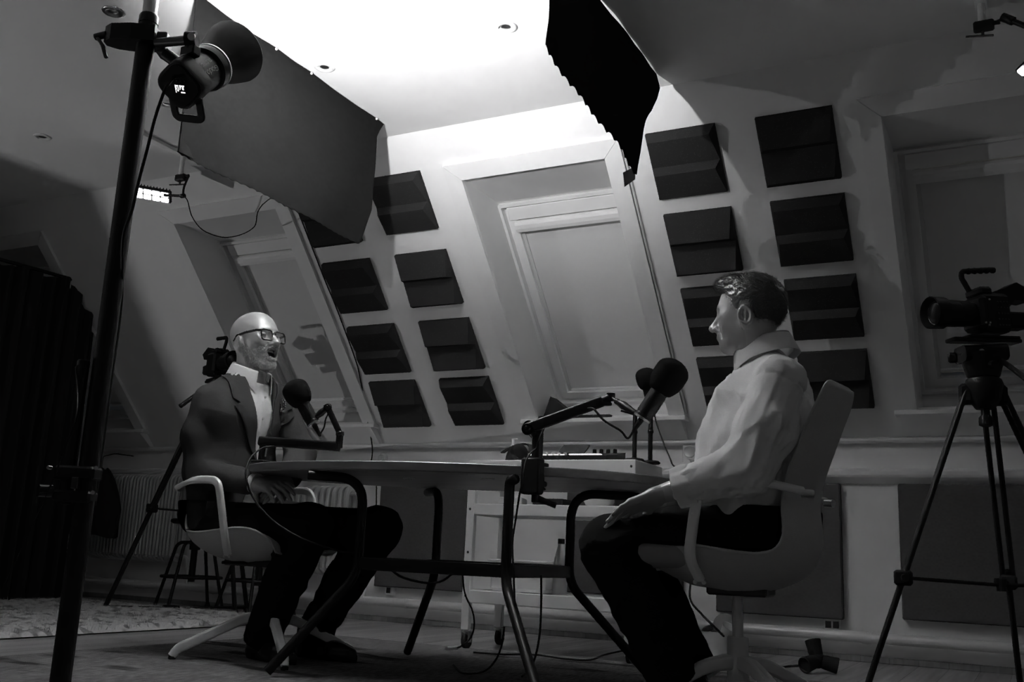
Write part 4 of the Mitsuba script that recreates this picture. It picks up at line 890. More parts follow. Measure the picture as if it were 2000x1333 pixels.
# ================================================================== tripods with video cameras
def leg_pair(a, f, spread, rad, n_split=0.62):
    """Twin-tube tripod leg: two tubes above, one below."""
    a, f = np.asarray(a), np.asarray(f)
    s = unit(np.cross(f - a, [0, 0, 1.0])) * spread
    k = a + (f - a) * n_split
    return cat(rod(a + s, k + s, rad), rod(a - s, k - s, rad)), cat(rod(k - (f - a) * 0.04, f, rad * 1.15)), cat(box(0.055, 0.055, 0.05, k, 0.008)), k, s
def tripod(apex, feet, lab, rad=0.009, spread=0.016, mid=0.60, floor_bar=False, cls='tripod'):
    t = thing('tripod', lab, 'tripod')
    part('crown', place(lathe([(0.03, -0.10), (0.05, -0.07), (0.062, -0.02), (0.055, 0.0), (0.045, 0.005)]), apex), 'black', t, 40)
    part('centre_knob', place(lathe([(0.012, -0.16), (0.022, -0.155), (0.022, -0.13), (0.014, -0.12), (0.014, -0.09)]), apex), 'black', t, 40)
    ks = []
    for f in feet:
        f = np.asarray(f, float)
        d = unit(np.append(f[:2] - apex[:2], 0))
        a = apex + d * 0.055 - up * 0.03
        hi, lo, lock, k, s = leg_pair(a, f + [0, 0, 0.02], spread, rad, mid)
        g = part('leg', cat(hi, lo), 'black', t, True)
        part('lock', cat(lock, rod(k - s * 1.8, k - s * 2.8, 0.012)), 'black_matt', g, 40)
        part('hip', cat(box(0.05, 0.05, 0.07, a - up * 0.02, 0.012)), 'black_matt', g, False)
        part('foot', place(lathe([(0.018, 0), (0.022, 0.008), (0.015, 0.035)]), f), 'rubber', g, 40)
        ks.append(k)
    c = np.mean(ks, 0)
    for k in ks: part('spreader', rod(k, c - up * 0.01, 0.006), 'black', t, True)
    part('spreader_hub', rod(c - up * 0.03, c + up * 0.01, 0.016), 'black', t, 40)
    return t
ap = at_depth(1921, 742, 3.35)
fl_, fm_ = on_plane(1686, 1378, 2, 0), on_plane(1996, 1372, 2, 0)
cen = np.append(ap[:2], 0)
d1, d2 = fl_ - cen, fm_ - cen
fr_ = cen + np.array([0.50, 0.34, 0]) * 0.85
tr_ = tripod(ap, [fl_, fm_, fr_], 'black twin-tube video tripod at the right edge carrying a camera', mid=0.62)
part('fluid_head', cat(place(lathe([(0.040, 0.0), (0.052, 0.01), (0.066, 0.06), (0.078, 0.085)], 32), ap), sweep([ap + up * 0.085 - RGT * 0.075, ap + up * 0.09 + RGT * 0.07], rrect(0.055, 0.095, 0.02), (0, 0, 1)), rod(ap + up * 0.055 - FWD * 0.06, ap + up * 0.055 - FWD * 0.085, 0.012), box(0.03, 0.02, 0.035, ap + up * 0.075 - RGT * 0.10, 0.006)), 'black', tr_, 40)
part('head_level', rod(ap + up * 0.098 - FWD * 0.050 - RGT * 0.025, ap + up * 0.098 - FWD * 0.054 - RGT * 0.025, 0.009), 'silver', tr_, 40)
part('pan_handle', tube(catmull([ap + up * 0.07 + RGT * 0.05, at_depth(1957, 706, 3.3), at_depth(1985, 726, 3.2), at_depth(2060, 785, 3.0)], 6), 0.009, 10), 'black', tr_, True)
# camera on it: local axes X = lens axis (picture left), Z up
def video_camera(o, ax, lab, sc=1.0, lens=True):
    t = thing('video_camera', lab, 'video camera')
    ax = unit(ax); zz = unit(up - ax * (up @ ax)); yy = np.cross(zz, ax)
    Bv = np.stack([ax, yy, zz], 1) * sc
    Q = lambda m_: place(m_, o, Bv)
    part('plate', Q(cat(box(0.26, 0.055, 0.014, (0.0, 0, -0.007), 0.003), box(0.20, 0.045, 0.010, (-0.03, 0, 0.005), 0.003))), 'black', t, False)
    part('body', Q(cat(box(0.115, 0.10, 0.135, (-0.03, 0, 0.085), 0.014), box(0.05, 0.085, 0.03, (0.0, 0, 0.160), 0.008), box(0.035, 0.11, 0.115, (0.02, 0, 0.085), 0.012))), 'black', t, False)
    part('battery', Q(box(0.085, 0.07, 0.055, (-0.125, 0, 0.065), 0.008)), 'black_matt', t, False)
    part('top_handle', Q(cat(tube(round_path([(0.035, 0, 0.165), (0.062, 0, 0.215), (0.055, 0, 0.235), (-0.055, 0, 0.246)], 0.02, 6), 0.009, 12), *[trimesh.creation.icosphere(2, 0.011).apply_translation((0.03 - 0.024 * k, 0, 0.2365 + 0.002 * k)) for k in range(5)])), 'black_matt', t, True)
    part('monitor', Q(place(prism([(0, 0), (-0.045, 0.022), (-0.115, -0.012), (-0.085, -0.045), (-0.030, -0.04), (0.0, -0.075), (0.035, -0.075), (0.035, -0.01)], 0.06, -0.03), (-0.085, 0, 0.175), np.array([[1, 0, 0], [0, 0, -1], [0, 1, 0]]))), 'black_matt', t, False)
    rz_ = 0.085
    ln = [(0.040, 0.03), (0.041, 0.06), (0.045, 0.065), (0.045, 0.095), (0.043, 0.097), (0.046, 0.10), (0.046, 0.14), (0.050, 0.145), (0.054, 0.15), (0.055, 0.195), (0.052, 0.198), (0.048, 0.192), (0.040, 0.175), (0.002, 0.173)]
    part('lens', Q(place(lathe(ln, 40), (0, 0, rz_), basis((1, 0, 0)))), 'black', t, 40)
    part('lens__front_glass', Q(place(lathe([(0.042, 0.1755), (0.03, 0.179), (0.012, 0.181), (0.001, 0.1815)], 40), (0, 0, rz_), basis((1, 0, 0)))), 'black_gloss', t, True)
    for x, z in ((0.028, 0.045), (0.012, 0.045), (0.016, 0.037), (0.005, 0.125), (0.0, 0.178)):
        part('button', Q(rod((x, 0.055 if z < 0.17 else 0.0, z), (x, 0.058 if z < 0.17 else 0.0, z + (0.003 if z > 0.17 else 0)), 0.0032, 10)), 'silver', t, 40)
    part('side_buttons', Q(cat(*[box(0.006, 0.004, 0.005, (-0.03 - 0.012 * (k % 4), 0.0505, 0.04 + 0.02 * (k // 4)), 0.001) for k in range(20)])), 'dark_metal', t, False, kind='stuff')
    return t
vo = at_depth(1921, 664, 3.37)
video_camera(vo + [0, 0, 0.002], unit(-RGT * 0.96 - FWD * 0.22 + np.array([0, 0, 0.03])), 'black cinema camera with long lens on the tripod at the right edge', 1.0)
# left tripod behind the bald man
apl = on_plane(425, 752, 1, 4.40)
f1_, f2_ = on_plane(203, 1196, 2, 0), on_plane(458, 1203, 2, 0)
f3_ = np.array([-4.45, 5.02, 0.0])
tl_ = tripod(apl, [f1_, f2_, f3_], 'black tripod standing behind the bald man\'s chair', rad=0.012, spread=0.014, mid=0.55)
part('pan_handle', rod(at_depth(352, 794, 4.7), at_depth(420, 745, 4.85), 0.011), 'black', tl_, True)
c_ = (f1_ + f2_) / 2
part('floor_spreader', cat(rod(f1_ + up * 0.03, f2_ + up * 0.03, 0.009), rod((f1_ + f2_) / 2 + up * 0.03, f3_ + up * 0.03, 0.009), box(0.10, 0.05, 0.035, c_ + up * 0.032, 0.006)), 'black', tl_, True)
video_camera(apl + up * 0.035, unit([0.80, -0.35, 0.0]), 'black video camera on the tripod behind the bald man\'s head', 1.05)

# ================================================================== stools
def stool(o, rot, lab, seat_z=0.53):
    t = thing('screw_stool', lab, 'stool', 'black screw stools')
    part('seat', place(lathe([(0.15, seat_z), (0.165, seat_z + 0.006), (0.165, seat_z + 0.024), (0.15, seat_z + 0.032), (0.02, seat_z + 0.03)], 40), (o[0], o[1], 0)), 'black', t, 40)
    part('screw_post', rod((o[0], o[1], 0.17), (o[0], o[1], seat_z + 0.01), 0.021, 18), 'black', t, True)
    part('collar', rod((o[0], o[1], 0.37), (o[0], o[1], 0.43), 0.034, 20), 'black', t, True)
    for k in range(4):
        a = rot + k * math.pi / 2
        d = np.array([math.cos(a), math.sin(a), 0]); p = np.array([o[0], o[1], 0])
        g = part('leg', tube(round_path([p + d * 0.03 + up * 0.415, p + d * 0.125 + up * 0.415, p + d * 0.235 + up * 0.02], 0.06, 7), 0.0105, 12), 'black', t, True)
        part('foot', place(lathe([(0.018, 0), (0.02, 0.01), (0.012, 0.03)]), p + d * 0.236), 'rubber', g, 40)
    part('foot_ring', tube([(o[0] + 0.185 * math.cos(a), o[1] + 0.185 * math.sin(a), 0.20) for a in np.linspace(0, 2 * math.pi, 41)], 0.009, 10), 'black', t, True)
so_ = on_plane(392, 1180, 2, 0.0)
stool((-4.80, 4.87), 0.25, 'black screw stool beneath the tripod, left one of two behind the bald man\'s chair')
stool((-4.33, 5.0 - 0.05), 0.6, 'black screw stool half hidden behind the bald man\'s chair, right one of two')

# ================================================================== organic shapes: distance fields turned into meshes
def smin(a, b, k):
    h = np.maximum(k - np.abs(a - b), 0) / k
    return np.minimum(a, b) - h * h * k * 0.25
def smax(a, b, k): return -smin(-a, -b, k)
def sd_cone(P, a, b, ra, rb):
    a, b = np.asarray(a, float), np.asarray(b, float)
    ba = b - a
    t = np.clip((P - a) @ ba / max(ba @ ba, 1e-12), 0, 1)
    return np.linalg.norm(P - a - t[:, None] * ba, axis=1) - (ra + (rb - ra) * t)
def sd_ell(P, c, r, B=None):
    q = P - np.asarray(c, float)
    if B is not None: q = q @ B
    r = np.asarray(r, float)
    k0 = np.linalg.norm(q / r, axis=1); k1 = np.linalg.norm(q / r ** 2, axis=1)
    return k0 * (k0 - 1) / np.maximum(k1, 1e-9)
def sd_box(P, c, h, r, B=None):
    q = P - np.asarray(c, float)
    if B is not None: q = q @ B
    q = np.abs(q) - (np.asarray(h, float) - r)
    return np.linalg.norm(np.maximum(q, 0), axis=1) + np.minimum(q.max(1), 0) - r
def union(P, prims, k):
    d = None
    for f in prims:
        e = f(P)
        d = e if d is None else smin(d, e, k)
    return d
def surface(f, lo, hi, h, blk=8):
    """Naive surface nets of f(P) = 0 in the box lo..hi with cells of h; only blocks near the surface are evaluated."""
    lo, hi = np.asarray(lo, float), np.asarray(hi, float)
    nb = np.ceil((hi - lo) / (h * blk)).astype(int)
    n = nb * blk + 1
    D = np.full(n, 1.0, np.float32)
    bi = np.stack(np.meshgrid(*[np.arange(k) for k in nb], indexing='ij'), -1).reshape(-1, 3)
    cd = f(lo + (bi + 0.5) * blk * h)
    near = np.abs(cd) < blk * h * 1.25
    for b in bi[(cd < 0) & ~near]: D[b[0] * blk:(b[0] + 1) * blk + 1, b[1] * blk:(b[1] + 1) * blk + 1, b[2] * blk:(b[2] + 1) * blk + 1] = -1.0
    g = np.stack(np.meshgrid(*[np.arange(blk + 1)] * 3, indexing='ij'), -1).reshape(-1, 3)
    sel = bi[near]
    for s in range(0, len(sel), 400):
        I = (sel[s:s + 400, None] * blk + g[None]).reshape(-1, 3)
        D[I[:, 0], I[:, 1], I[:, 2]] = f(lo + I * h)
    S = D < 0
    cells = np.zeros(n - 1, np.int8)
    for o in np.ndindex(2, 2, 2): cells += S[o[0]:n[0] - 1 + o[0], o[1]:n[1] - 1 + o[1], o[2]:n[2] - 1 + o[2]]
    act = np.argwhere((cells > 0) & (cells < 8))
    ids = np.full(n - 1, -1, np.int64); ids[tuple(act.T)] = np.arange(len(act))
    acc, cnt = np.zeros((len(act), 3)), np.zeros(len(act))
    cs = list(np.ndindex(2, 2, 2))
    val = {c: D[act[:, 0] + c[0], act[:, 1] + c[1], act[:, 2] + c[2]].astype(float) for c in cs}
    for c in cs:
        for ax in range(3):
            if c[ax]: continue
            e = list(c); e[ax] = 1; e = tuple(e)
            a, b = val[c], val[e]
            x = (a < 0) != (b < 0)
            t = np.where(x, a / np.where(x, a - b, 1), 0)
            p = np.tile(np.array(c, float), (len(act), 1)); p[:, ax] += t
            acc[x] += p[x]; cnt[x] += 1
    V = lo + (act + acc / np.maximum(cnt, 1)[:, None]) * h
    F = []
    for ax in range(3):
        u, v = (ax + 1) % 3, (ax + 2) % 3
        sl0, sl1 = [slice(0, -1) if q == ax else slice(1, -1) for q in range(3)], [slice(1, None) if q == ax else slice(1, -1) for q in range(3)]
        A, Bq = S[tuple(sl0)], S[tuple(sl1)]
        e = np.argwhere(A != Bq); flip = A[tuple(e.T)]
        e = e + np.array([0 if q == ax else 1 for q in range(3)])
        def cid(du, dv):
            k = e.copy(); k[:, u] -= du; k[:, v] -= dv
            return ids[tuple(k.T)]
        q = np.stack([cid(1, 1), cid(0, 1), cid(0, 0), cid(1, 0)], 1)
        q[~flip] = q[~flip][:, ::-1]
        F.append(q)
    Q = np.vstack(F); Q = Q[(Q >= 0).all(1)]
    return trimesh.Trimesh(V, np.vstack([Q[:, [0, 1, 2]], Q[:, [0, 2, 3]]]), process=False)

scene['m_skin'] = {'type': 'twosided', 'bsdf': {'type': 'principled', 'base_color': {'type': 'mesh_attribute', 'name': 'vertex_color'}, 'roughness': 0.42, 'specular': 0.45}}
scene['m_hair'] = {'type': 'twosided', 'bsdf': {'type': 'principled', 'base_color': {'type': 'mesh_attribute', 'name': 'vertex_color'}, 'roughness': 0.38, 'specular': 0.5}}
diffuse('shirt', mikit.proc(lambda p, n, uv: grey(0.74 + 0.04 * noise(p.x * 300, p.y * 300, p.z * 300))))
diffuse('jacket', mikit.proc(lambda p, n, uv: grey(0.030 + 0.010 * noise(p.x * 420, p.y * 420, p.z * 420))))
diffuse('trousers', mikit.proc(lambda p, n, uv: grey(0.009 + 0.004 * noise(p.x * 300, p.y * 300, p.z * 300))))
mat('shoe', 0.008, 0.30, spec=0.3)
mat('teeth', 0.6, 0.3)

def head_sdf(P, smile=0.0, open_=0.0, thin=0.0):
    """Head in its own frame: x to the face, y to the left ear, z up; chin near z = -0.115, crown near z = 0.122."""
    M = P.copy(); M[:, 1] = np.abs(M[:, 1])
    d = sd_ell(P, (-0.014, 0, 0.036), (0.100, 0.0775, 0.087))
    d = smin(d, sd_ell(P, (0.022, 0, 0.030), (0.068, 0.064, 0.072)), 0.03)
    d = smin(d, sd_ell(P, (0.030, 0, -0.030), (0.056, 0.060, 0.076)), 0.04)
    jaw = sd_cone(M, (-0.008, 0.050, -0.050), (0.052, 0.020, -0.096 - 0.012 * open_), 0.020, 0.017)
    d = smin(d, jaw, 0.035)
    d = smin(d, sd_ell(P, (0.064 + 0.004, 0, -0.100 - 0.012 * open_), (0.020, 0.022, 0.018)), 0.028)
    d = smin(d, sd_ell(M, (0.056, 0.046, -0.022 + 0.006 * smile), (0.024, 0.020, 0.022)), 0.028)
    d = smin(d, sd_cone(M, (0.072, 0.042, 0.022), (0.089, 0.010, 0.023), 0.009, 0.0105), 0.016)
    d = smax(d, -sd_ell(M, (0.094, 0.033, 0.003), (0.018, 0.019, 0.012)), 0.016)
    d = smin(d, sd_ell(P, (0.072, 0, -0.058), (0.026, 0.034, 0.030)), 0.025)
    nose = smin(sd_cone(P, (0.086, 0, 0.016), (0.115, 0, -0.033), 0.0090, 0.0120), sd_ell(M, (0.102, 0.0135, -0.039), (0.013, 0.0090, 0.0095)), 0.010)
    nose = smin(nose, sd_ell(P, (0.118, 0, -0.035), (0.011, 0.0115, 0.0105)), 0.008)
    nose = smax(nose, -sd_ell(M, (0.108, 0.008, -0.049), (0.008, 0.004, 0.005)), 0.004)
    d = smin(d, nose, 0.012)
    eye = sd_ell(M, (0.0735, 0.032, 0.003), (0.0135, 0.0145, 0.0125))
    lid = np.maximum(eye, -sd_box(M, (0.090, 0.032, 0.0015), (0.012, 0.0135, 0.0022 if smile > 0.5 else 0.0042), 0.002))
    d = smin(d, lid, 0.004)
    for z, r in ((-0.058 + 0.004 * open_, 0.0055), (-0.071 - 0.020 * open_, 0.0062)):
        q = P.copy(); 
        q[:, 2] -= smile * 2.2 * np.abs(P[:, 1]) ** 1.5
        q[:, 0] += 14 * P[:, 1] ** 2
        d = smin(d, sd_cone(q, (0.0945 - 0.006 * open_ * (z < -0.065), -0.021, z), (0.0945 - 0.006 * open_ * (z < -0.065), 0.021, z), r, r), 0.008)
    q = P.copy(); q[:, 2] -= smile * 2.2 * np.abs(P[:, 1]) ** 1.5
    d = smax(d, -sd_ell(q, (0.092, 0, -0.0645 - 0.008 * open_), (0.026, 0.023 + 0.003 * open_, 0.0022 + 0.0145 * open_)), 0.004)
    if smile:                                          # fold from the nose to the corner of the mouth
        d = smax(d, -sd_cone(M, (0.090, 0.024, -0.034), (0.076, 0.037, -0.070), 0.0026, 0.0030), 0.009)
        for a_, b_ in (((0.074, 0.049, 0.003), (0.052, 0.060, 0.014)), ((0.073, 0.050, -0.001), (0.050, 0.061, 0.000)), ((0.072, 0.049, -0.005), (0.050, 0.059, -0.013)), ((0.086, 0.020, -0.008), (0.070, 0.048, -0.012))):
            d = smax(d, -sd_cone(M, a_, b_, 0.0018, 0.0010), 0.004)
    d = smax(d, -sd_cone(M, (0.0875, 0.021, 0.0065), (0.079, 0.047, 0.0050), 0.0014, 0.0012), 0.003)
    # ear
    ce, Be = np.array([-0.012, 0.0770, -0.017]), np.array([[0.96, 0.20, -0.18], [-0.22, 0.97, 0.06], [0.18, -0.02, 0.98]]).T
    q = (M - ce) @ Be
    ring_ = np.sqrt((np.sqrt((q[:, 0] / 0.66) ** 2 + q[:, 2] ** 2) - 0.0275) ** 2 * 0.8 + (q[:, 1] - 0.004 - 0.18 * np.maximum(-q[:, 0], 0)) ** 2) - 0.0052
    bowl = smin(sd_ell(M, ce + [0.002, -0.002, 0.0], (0.021, 0.0075, 0.030), Be), sd_cone(q, (-0.006, 0.004, 0.018), (0.002, 0.003, -0.016), 0.0035, 0.004), 0.004)
    d = smin(d, smin(ring_, bowl, 0.008), 0.006)
    d = smin(d, sd_ell(M, ce + [0.004, 0.002, -0.030], (0.0095, 0.0055, 0.011)), 0.006)
    d = smax(d, -sd_ell(M, ce + [0.008, 0.009, -0.002], (0.008, 0.008, 0.013), Be), 0.004)
    d = smin(d, sd_ell(M, ce + [0.018, 0.001, -0.004], (0.006, 0.006, 0.009)), 0.005)
    # neck
    d = smin(d, sd_cone(P, (-0.026, 0, -0.045), (-0.046, 0, -0.175), 0.055 - thin, 0.060 - thin), 0.030)
    d = smin(d, sd_cone(M, (-0.012, 0.045, -0.055), (0.002, 0.012, -0.165), 0.014, 0.014), 0.03)
    return d
def rot(yaw, pitch, roll_):
    """Columns: face, left, up of a head turned by yaw (about z), pitched up and rolled to its right."""
    c, s = math.cos, math.sin
    Rz = np.array([[c(yaw), -s(yaw), 0], [s(yaw), c(yaw), 0], [0, 0, 1]])
    Ry = np.array([[c(pitch), 0, -s(pitch)], [0, 1, 0], [s(pitch), 0, c(pitch)]])
    Rx = np.array([[1, 0, 0], [0, c(roll_), -s(roll_)], [0, s(roll_), c(roll_)]])
    return Rz @ Ry @ Rx
def hand_sdf(P, W, B, curl=(0.35, 0.4, 0.45, 0.55), thumb=0.6, side=1, s=1.0, spread=0.10):
    """Hand at wrist W; B columns: towards the fingers, towards the thumb, out of the back of the hand."""
    q = (P - W) @ B / s
    d = sd_box(q, (0.048, 0.0, 0.0), (0.046, 0.038, 0.0125), 0.012)
    d = smin(d, sd_cone(q, (-0.02, 0, 0), (0.02, 0, 0), 0.026, 0.026), 0.02)
    d = smin(d, sd_ell(q, (0.030, 0.026, -0.006), (0.030, 0.016, 0.015)), 0.015)
    for k, (y, L, r) in enumerate(((0.029, 0.078, 0.0088), (0.0095, 0.088, 0.0090), (-0.0105, 0.080, 0.0086), (-0.029, 0.062, 0.0076))):
        a = np.array([0.088 - 0.004 * abs(k - 1), y, 0.001]); ang = 0.12; dy = (1.2 - k) * spread
        for seg_, fr_ in enumerate((0.46, 0.30, 0.24)):
            ang += curl[k] * (0.6, 1.0, 0.7)[seg_]
            b = a + L * fr_ * np.array([math.cos(ang), math.sin(dy) * math.cos(ang), -math.sin(ang)])
            e = sd_cone(q, a, b, r * (1 - 0.09 * seg_), r * (0.91 - 0.09 * seg_))
            d = smin(d, e, 0.004 if seg_ else 0.008)
            a = b
    a = np.array([0.026, 0.034, -0.006])
    for L, an, dn, r in ((0.040, 0.75, 0.25, 0.0115), (0.030, 0.35 * thumb + 0.2, 0.35, 0.0100), (0.024, 0.05, 0.45, 0.0090)):
        b = a + L * np.array([math.cos(an) * math.cos(dn), math.sin(an), -math.sin(dn) * math.cos(an)])
        d = smin(d, sd_cone(q, a, b, r, r * 0.9), 0.008)
        a = b
    return d * s
def mesh_of(f, pts, h, pad=0.12):
    pts = np.asarray(pts, float)
    return surface(f, pts.min(0) - pad, pts.max(0) + pad, h)
def limb_chain(J, R): return [(lambda P, a=a, b=b, ra=ra, rb=rb: sd_cone(P, a, b, ra, rb)) for a, b, ra, rb in zip(J, J[1:], R, R[1:])]
def torso_fn(chain, lat, squash):
    """Chain of (point, radius) whose cross-section is wider along lat."""
    lat = unit(lat)
    def f(P):
        o = chain[0][0]
        d = None
        Q = (P - o) - ((P - o) @ lat)[:, None] * lat * (1 - squash)
        for (a, ra), (b, rb) in zip(chain, chain[1:]):
            A = (a - o) - ((a - o) @ lat) * lat * (1 - squash); Bq = (b - o) - ((b - o) @ lat) * lat * (1 - squash)
            e = sd_cone(Q, A, Bq, ra, rb)
            d = e if d is None else smin(d, e, 0.05)
        return d
    return f
def folds(P, sc, amp, seed, dirn=None):
    q = P * sc
    if dirn is not None: q = q - (q @ dirn)[:, None] * dirn * 0.75
    n_ = meshkit.noise(q + 1.7 * (meshkit.noise(q * 0.5, seed + 5)[:, None] - 0.5), seed)
    return amp * (np.abs(n_ - 0.5) * 4 - 1)
def skin_colours(mesh, H, B, base=0.36, beard=0.0, lips=0.22, brow=0.10, stubble=0.0, seed=1):
    q = (np.asarray(mesh.vertices) - H) @ B
    a = np.abs(q[:, 1])
    c = base * (0.94 + 0.12 * meshkit.fbm(q * 60, 3, seed))
    lip = np.exp(-(((q[:, 0] - 0.096) / 0.014) ** 2 + (q[:, 1] / 0.020) ** 2 + ((q[:, 2] + 0.064) / 0.011) ** 2) * 1.2)
    c = c * (1 - lip) + lips * lip
    br = np.exp(-(((a - 0.032) / 0.020) ** 2) ** 2 - ((q[:, 2] - 0.024 - 0.06 * (0.03 - a)) / 0.0065) ** 2) * (q[:, 0] > 0.05)
    c = c * (1 - 0.75 * br) + brow * 0.75 * br
    eye = (np.linalg.norm(np.stack([q[:, 0] - 0.0735, a - 0.032, q[:, 2] - 0.003], 1), axis=1) < 0.0132) & (np.abs(q[:, 2] - 0.0015) < 0.003) & (q[:, 0] > 0.075)
    c = np.where(eye, 0.08, c)
    inside = (np.abs(q[:, 1]) < 0.021) & (q[:, 0] < 0.092) & (q[:, 0] > 0.060) & (q[:, 2] < -0.056) & (q[:, 2] > -0.090)
    if beard:
        m_ = beard_mask(q)
        c = c * (1 - m_) + m_ * (0.16 + 0.22 * meshkit.noise(q * 230, seed + 2))
        c = np.where(inside, 0.02, c)
    if stubble: c = c * (1 - stubble * np.clip((-0.03 - q[:, 2]) / 0.03, 0, 1) * (q[:, 0] > -0.01))
    return np.repeat(np.clip(c, 0.01, 1)[:, None], 3, 1), q
def beard_mask(q):
    a = np.abs(q[:, 1])
    up_ = np.interp(q[:, 0], [-0.01, 0.01, 0.05, 0.075, 0.12], [0.0, -0.015, -0.052, -0.040, -0.042])
    m_ = np.clip((up_ - q[:, 2]) / 0.012, 0, 1) * np.clip((q[:, 0] + 0.004) / 0.014, 0, 1) * np.clip((q[:, 2] + 0.135) / 0.02, 0, 1)
    lip = (((q[:, 1] / 0.024) ** 2 + ((q[:, 2] + 0.067) / 0.014) ** 2) < 1) & (q[:, 0] > 0.06)
    return np.where(lip, 0.0, m_)
def strands(pts, nrm, flow, L, wid, rg, jitter=0.35):
    """Tapered hairs from pts along flow (unit vectors), each a three-sided sliver."""
    n_ = len(pts)
    d = flow + nrm * 0.35 + rg.normal(0, jitter, (n_, 3)); d /= np.linalg.norm(d, axis=1, keepdims=True)
    s = np.cross(d, nrm); s /= np.maximum(np.linalg.norm(s, axis=1, keepdims=True), 1e-9)
    tip = pts + d * (L * rg.uniform(0.6, 1.2, n_))[:, None]
    base_ = pts - nrm * 0.002
    V = np.stack([base_ - s * wid, base_ + s * wid, base_ + nrm * wid * 1.5, tip], 1).reshape(-1, 3)
    o_ = np.arange(n_)[:, None] * 4
    return trimesh.Trimesh(V, np.vstack([o_ + f for f in ([0, 1, 3], [1, 2, 3], [2, 0, 3])]), process=False)
def collar(N, B, r, h, open_deg, tip, flare=0.012, tilt=0.0):
    """Shirt collar round the neck: frame N (centre of its foot), B columns face, left, up; folded, open at the front."""
    a0 = math.radians(open_deg)
    A = np.linspace(a0, 2 * math.pi - a0, 61)
    rows = []
    for v in np.linspace(0, 1, 13):
        row = []
        for a in A:
            fr_ = abs(a - math.pi) / (math.pi - a0)            # 1 at the front ends, 0 at the nape
            hh = h * (1 - 0.25 * fr_)
            if v < 0.4: w_ = v / 0.4; rr, z = r + 0.002 * w_, hh * w_
            else:
                w_ = (v - 0.4) / 0.6
                drop = hh * (1.25 + tip * fr_ ** 6)
                rr, z = r + 0.004 + flare * w_ + 0.010 * w_ * fr_ ** 4, hh - drop * w_ + 0.004 * math.sin(math.pi * w_)
            row.append(N + B @ np.array([rr * 1.02 * math.cos(a), rr * math.sin(a), z + tilt * rr * math.cos(a)]))
        rows.append(row)
    return sheet(np.array(rows), 0.0022)
def shoe(ankle, toe_dir, L=0.285, heel_z=0.0):
    """Lace-up shoe standing on the floor under the ankle."""
    d = unit(np.append(np.asarray(toe_dir)[:2], 0)); s_ = np.array([-d[1], d[0], 0])
    o_ = np.array([ankle[0], ankle[1], heel_z]) - d * 0.075
    Bq = np.stack([d, s_, [0, 0, 1.0]], 1)
    def f(P):
        q = (P - o_) @ Bq
        w_ = np.interp(q[:, 0], [0, 0.05, 0.13, 0.20, 0.26, 0.30], [0.030, 0.034, 0.032, 0.043, 0.036, 0.020])
        up_ = sd_ell(q * np.stack([np.ones(len(q)), 0.040 / w_, np.ones(len(q))], 1), (0.145, 0, 0.030), (0.150, 0.043, 0.044))
        up_ = smin(up_, sd_cone(q, (0.060, 0, 0.045), (0.075, 0, 0.105), 0.040, 0.038), 0.05)
        up_ = smax(up_, -(q[:, 2] - 0.002), 0.004)
        sole = np.maximum(sd_ell(q * np.stack([np.ones(len(q)), 0.040 / w_, np.zeros(len(q))], 1), (0.145, 0, 0), (0.155, 0.046, 0.05)), np.abs(q[:, 2] - 0.013) - 0.013)
        return smin(up_, sole, 0.004)
    return surface(f, o_ - 0.12 + Bq @ [0.14, 0, 0] - 0.08, o_ + Bq @ [0.14, 0, 0.05] + 0.22, 0.005)

# ================================================================== the man in the pale shirt (right)
def D(px, py, t): return at_depth(px, py, t)
pr = thing('person', 'man with short dark greying hair in a pale shirt with rolled sleeves, smiling in profile', 'person')
psi = math.radians(176)
FR, LR = np.array([math.cos(psi), math.sin(psi), 0]), np.array([-math.sin(psi), math.cos(psi), 0])     # his front, his left (towards the camera)
pel, wai, che, nek = D(1492, 1030, 2.88), D(1476, 930, 2.90), D(1497, 800, 2.935), D(1503, 688, 2.965)
HR = D(1463, 618, 2.985); HRB = rot(psi + 0.02, 0.02, 0.0)
shN, shF = D(1521, 748, 2.75), D(1478, 748, 3.10)
elN, elF = D(1462, 912, 2.66), D(1440, 930, 3.10)
wrN, wrF = D(1297, 964, 2.73), D(1275, 985, 3.00)
hpN, hpF = D(1482, 1052, 2.77), D(1500, 1045, 2.96)
knN, knF = D(1196, 1070, 2.79), D(1226, 1060, 2.98)
anN, anF = D(1312, 1308, 2.76), D(1352, 1292, 2.92)
def man_body(pel, wai, che, nek, lat, arms, legs, r_t=(0.105, 0.105, 0.105, 0.055)):
    tf = torso_fn(list(zip((pel, wai, che, nek - [0, 0, 0.04]), r_t)), lat, 0.66)
    prims = [tf]
    for J in arms: prims += limb_chain(J, (0.050, 0.040, 0.027)[:len(J)])
    for J in legs: prims += limb_chain(J, (0.085, 0.055, 0.040)[:len(J)])
    return lambda P: union(P, prims, 0.03)
arms, legs = [(shN, elN, wrN), (shF, elF, wrF)], [(hpN, knN, anN), (hpF, knF, anF)]
bf = man_body(pel, wai, che, nek, LR, arms, legs)
HS = 0.955
hf = lambda P: HS * head_sdf((P - HR) @ HRB / HS, smile=1.0)
allp = [pel, nek, shN, shF, elN, elF, wrN, wrF, knN, knF, anN, anF]
mb = mesh_of(bf, allp, 0.011)
mh = surface(hf, HR - [0.15, 0.13, 0.185], HR + [0.15, 0.13, 0.14], 0.0023)
hdir = unit(D(1180, 1012, 2.74) - wrN)
HB = np.stack([hdir, unit(np.cross(np.array([0.10, 0.35, 1.0]), hdir)), [0, 0, 0]], 1); HB[:, 1] = -unit(HB[:, 1]); 
nb_ = unit(np.cross(HB[:, 0], HB[:, 1])); HB[:, 2] = nb_ if nb_[2] > 0 else -nb_
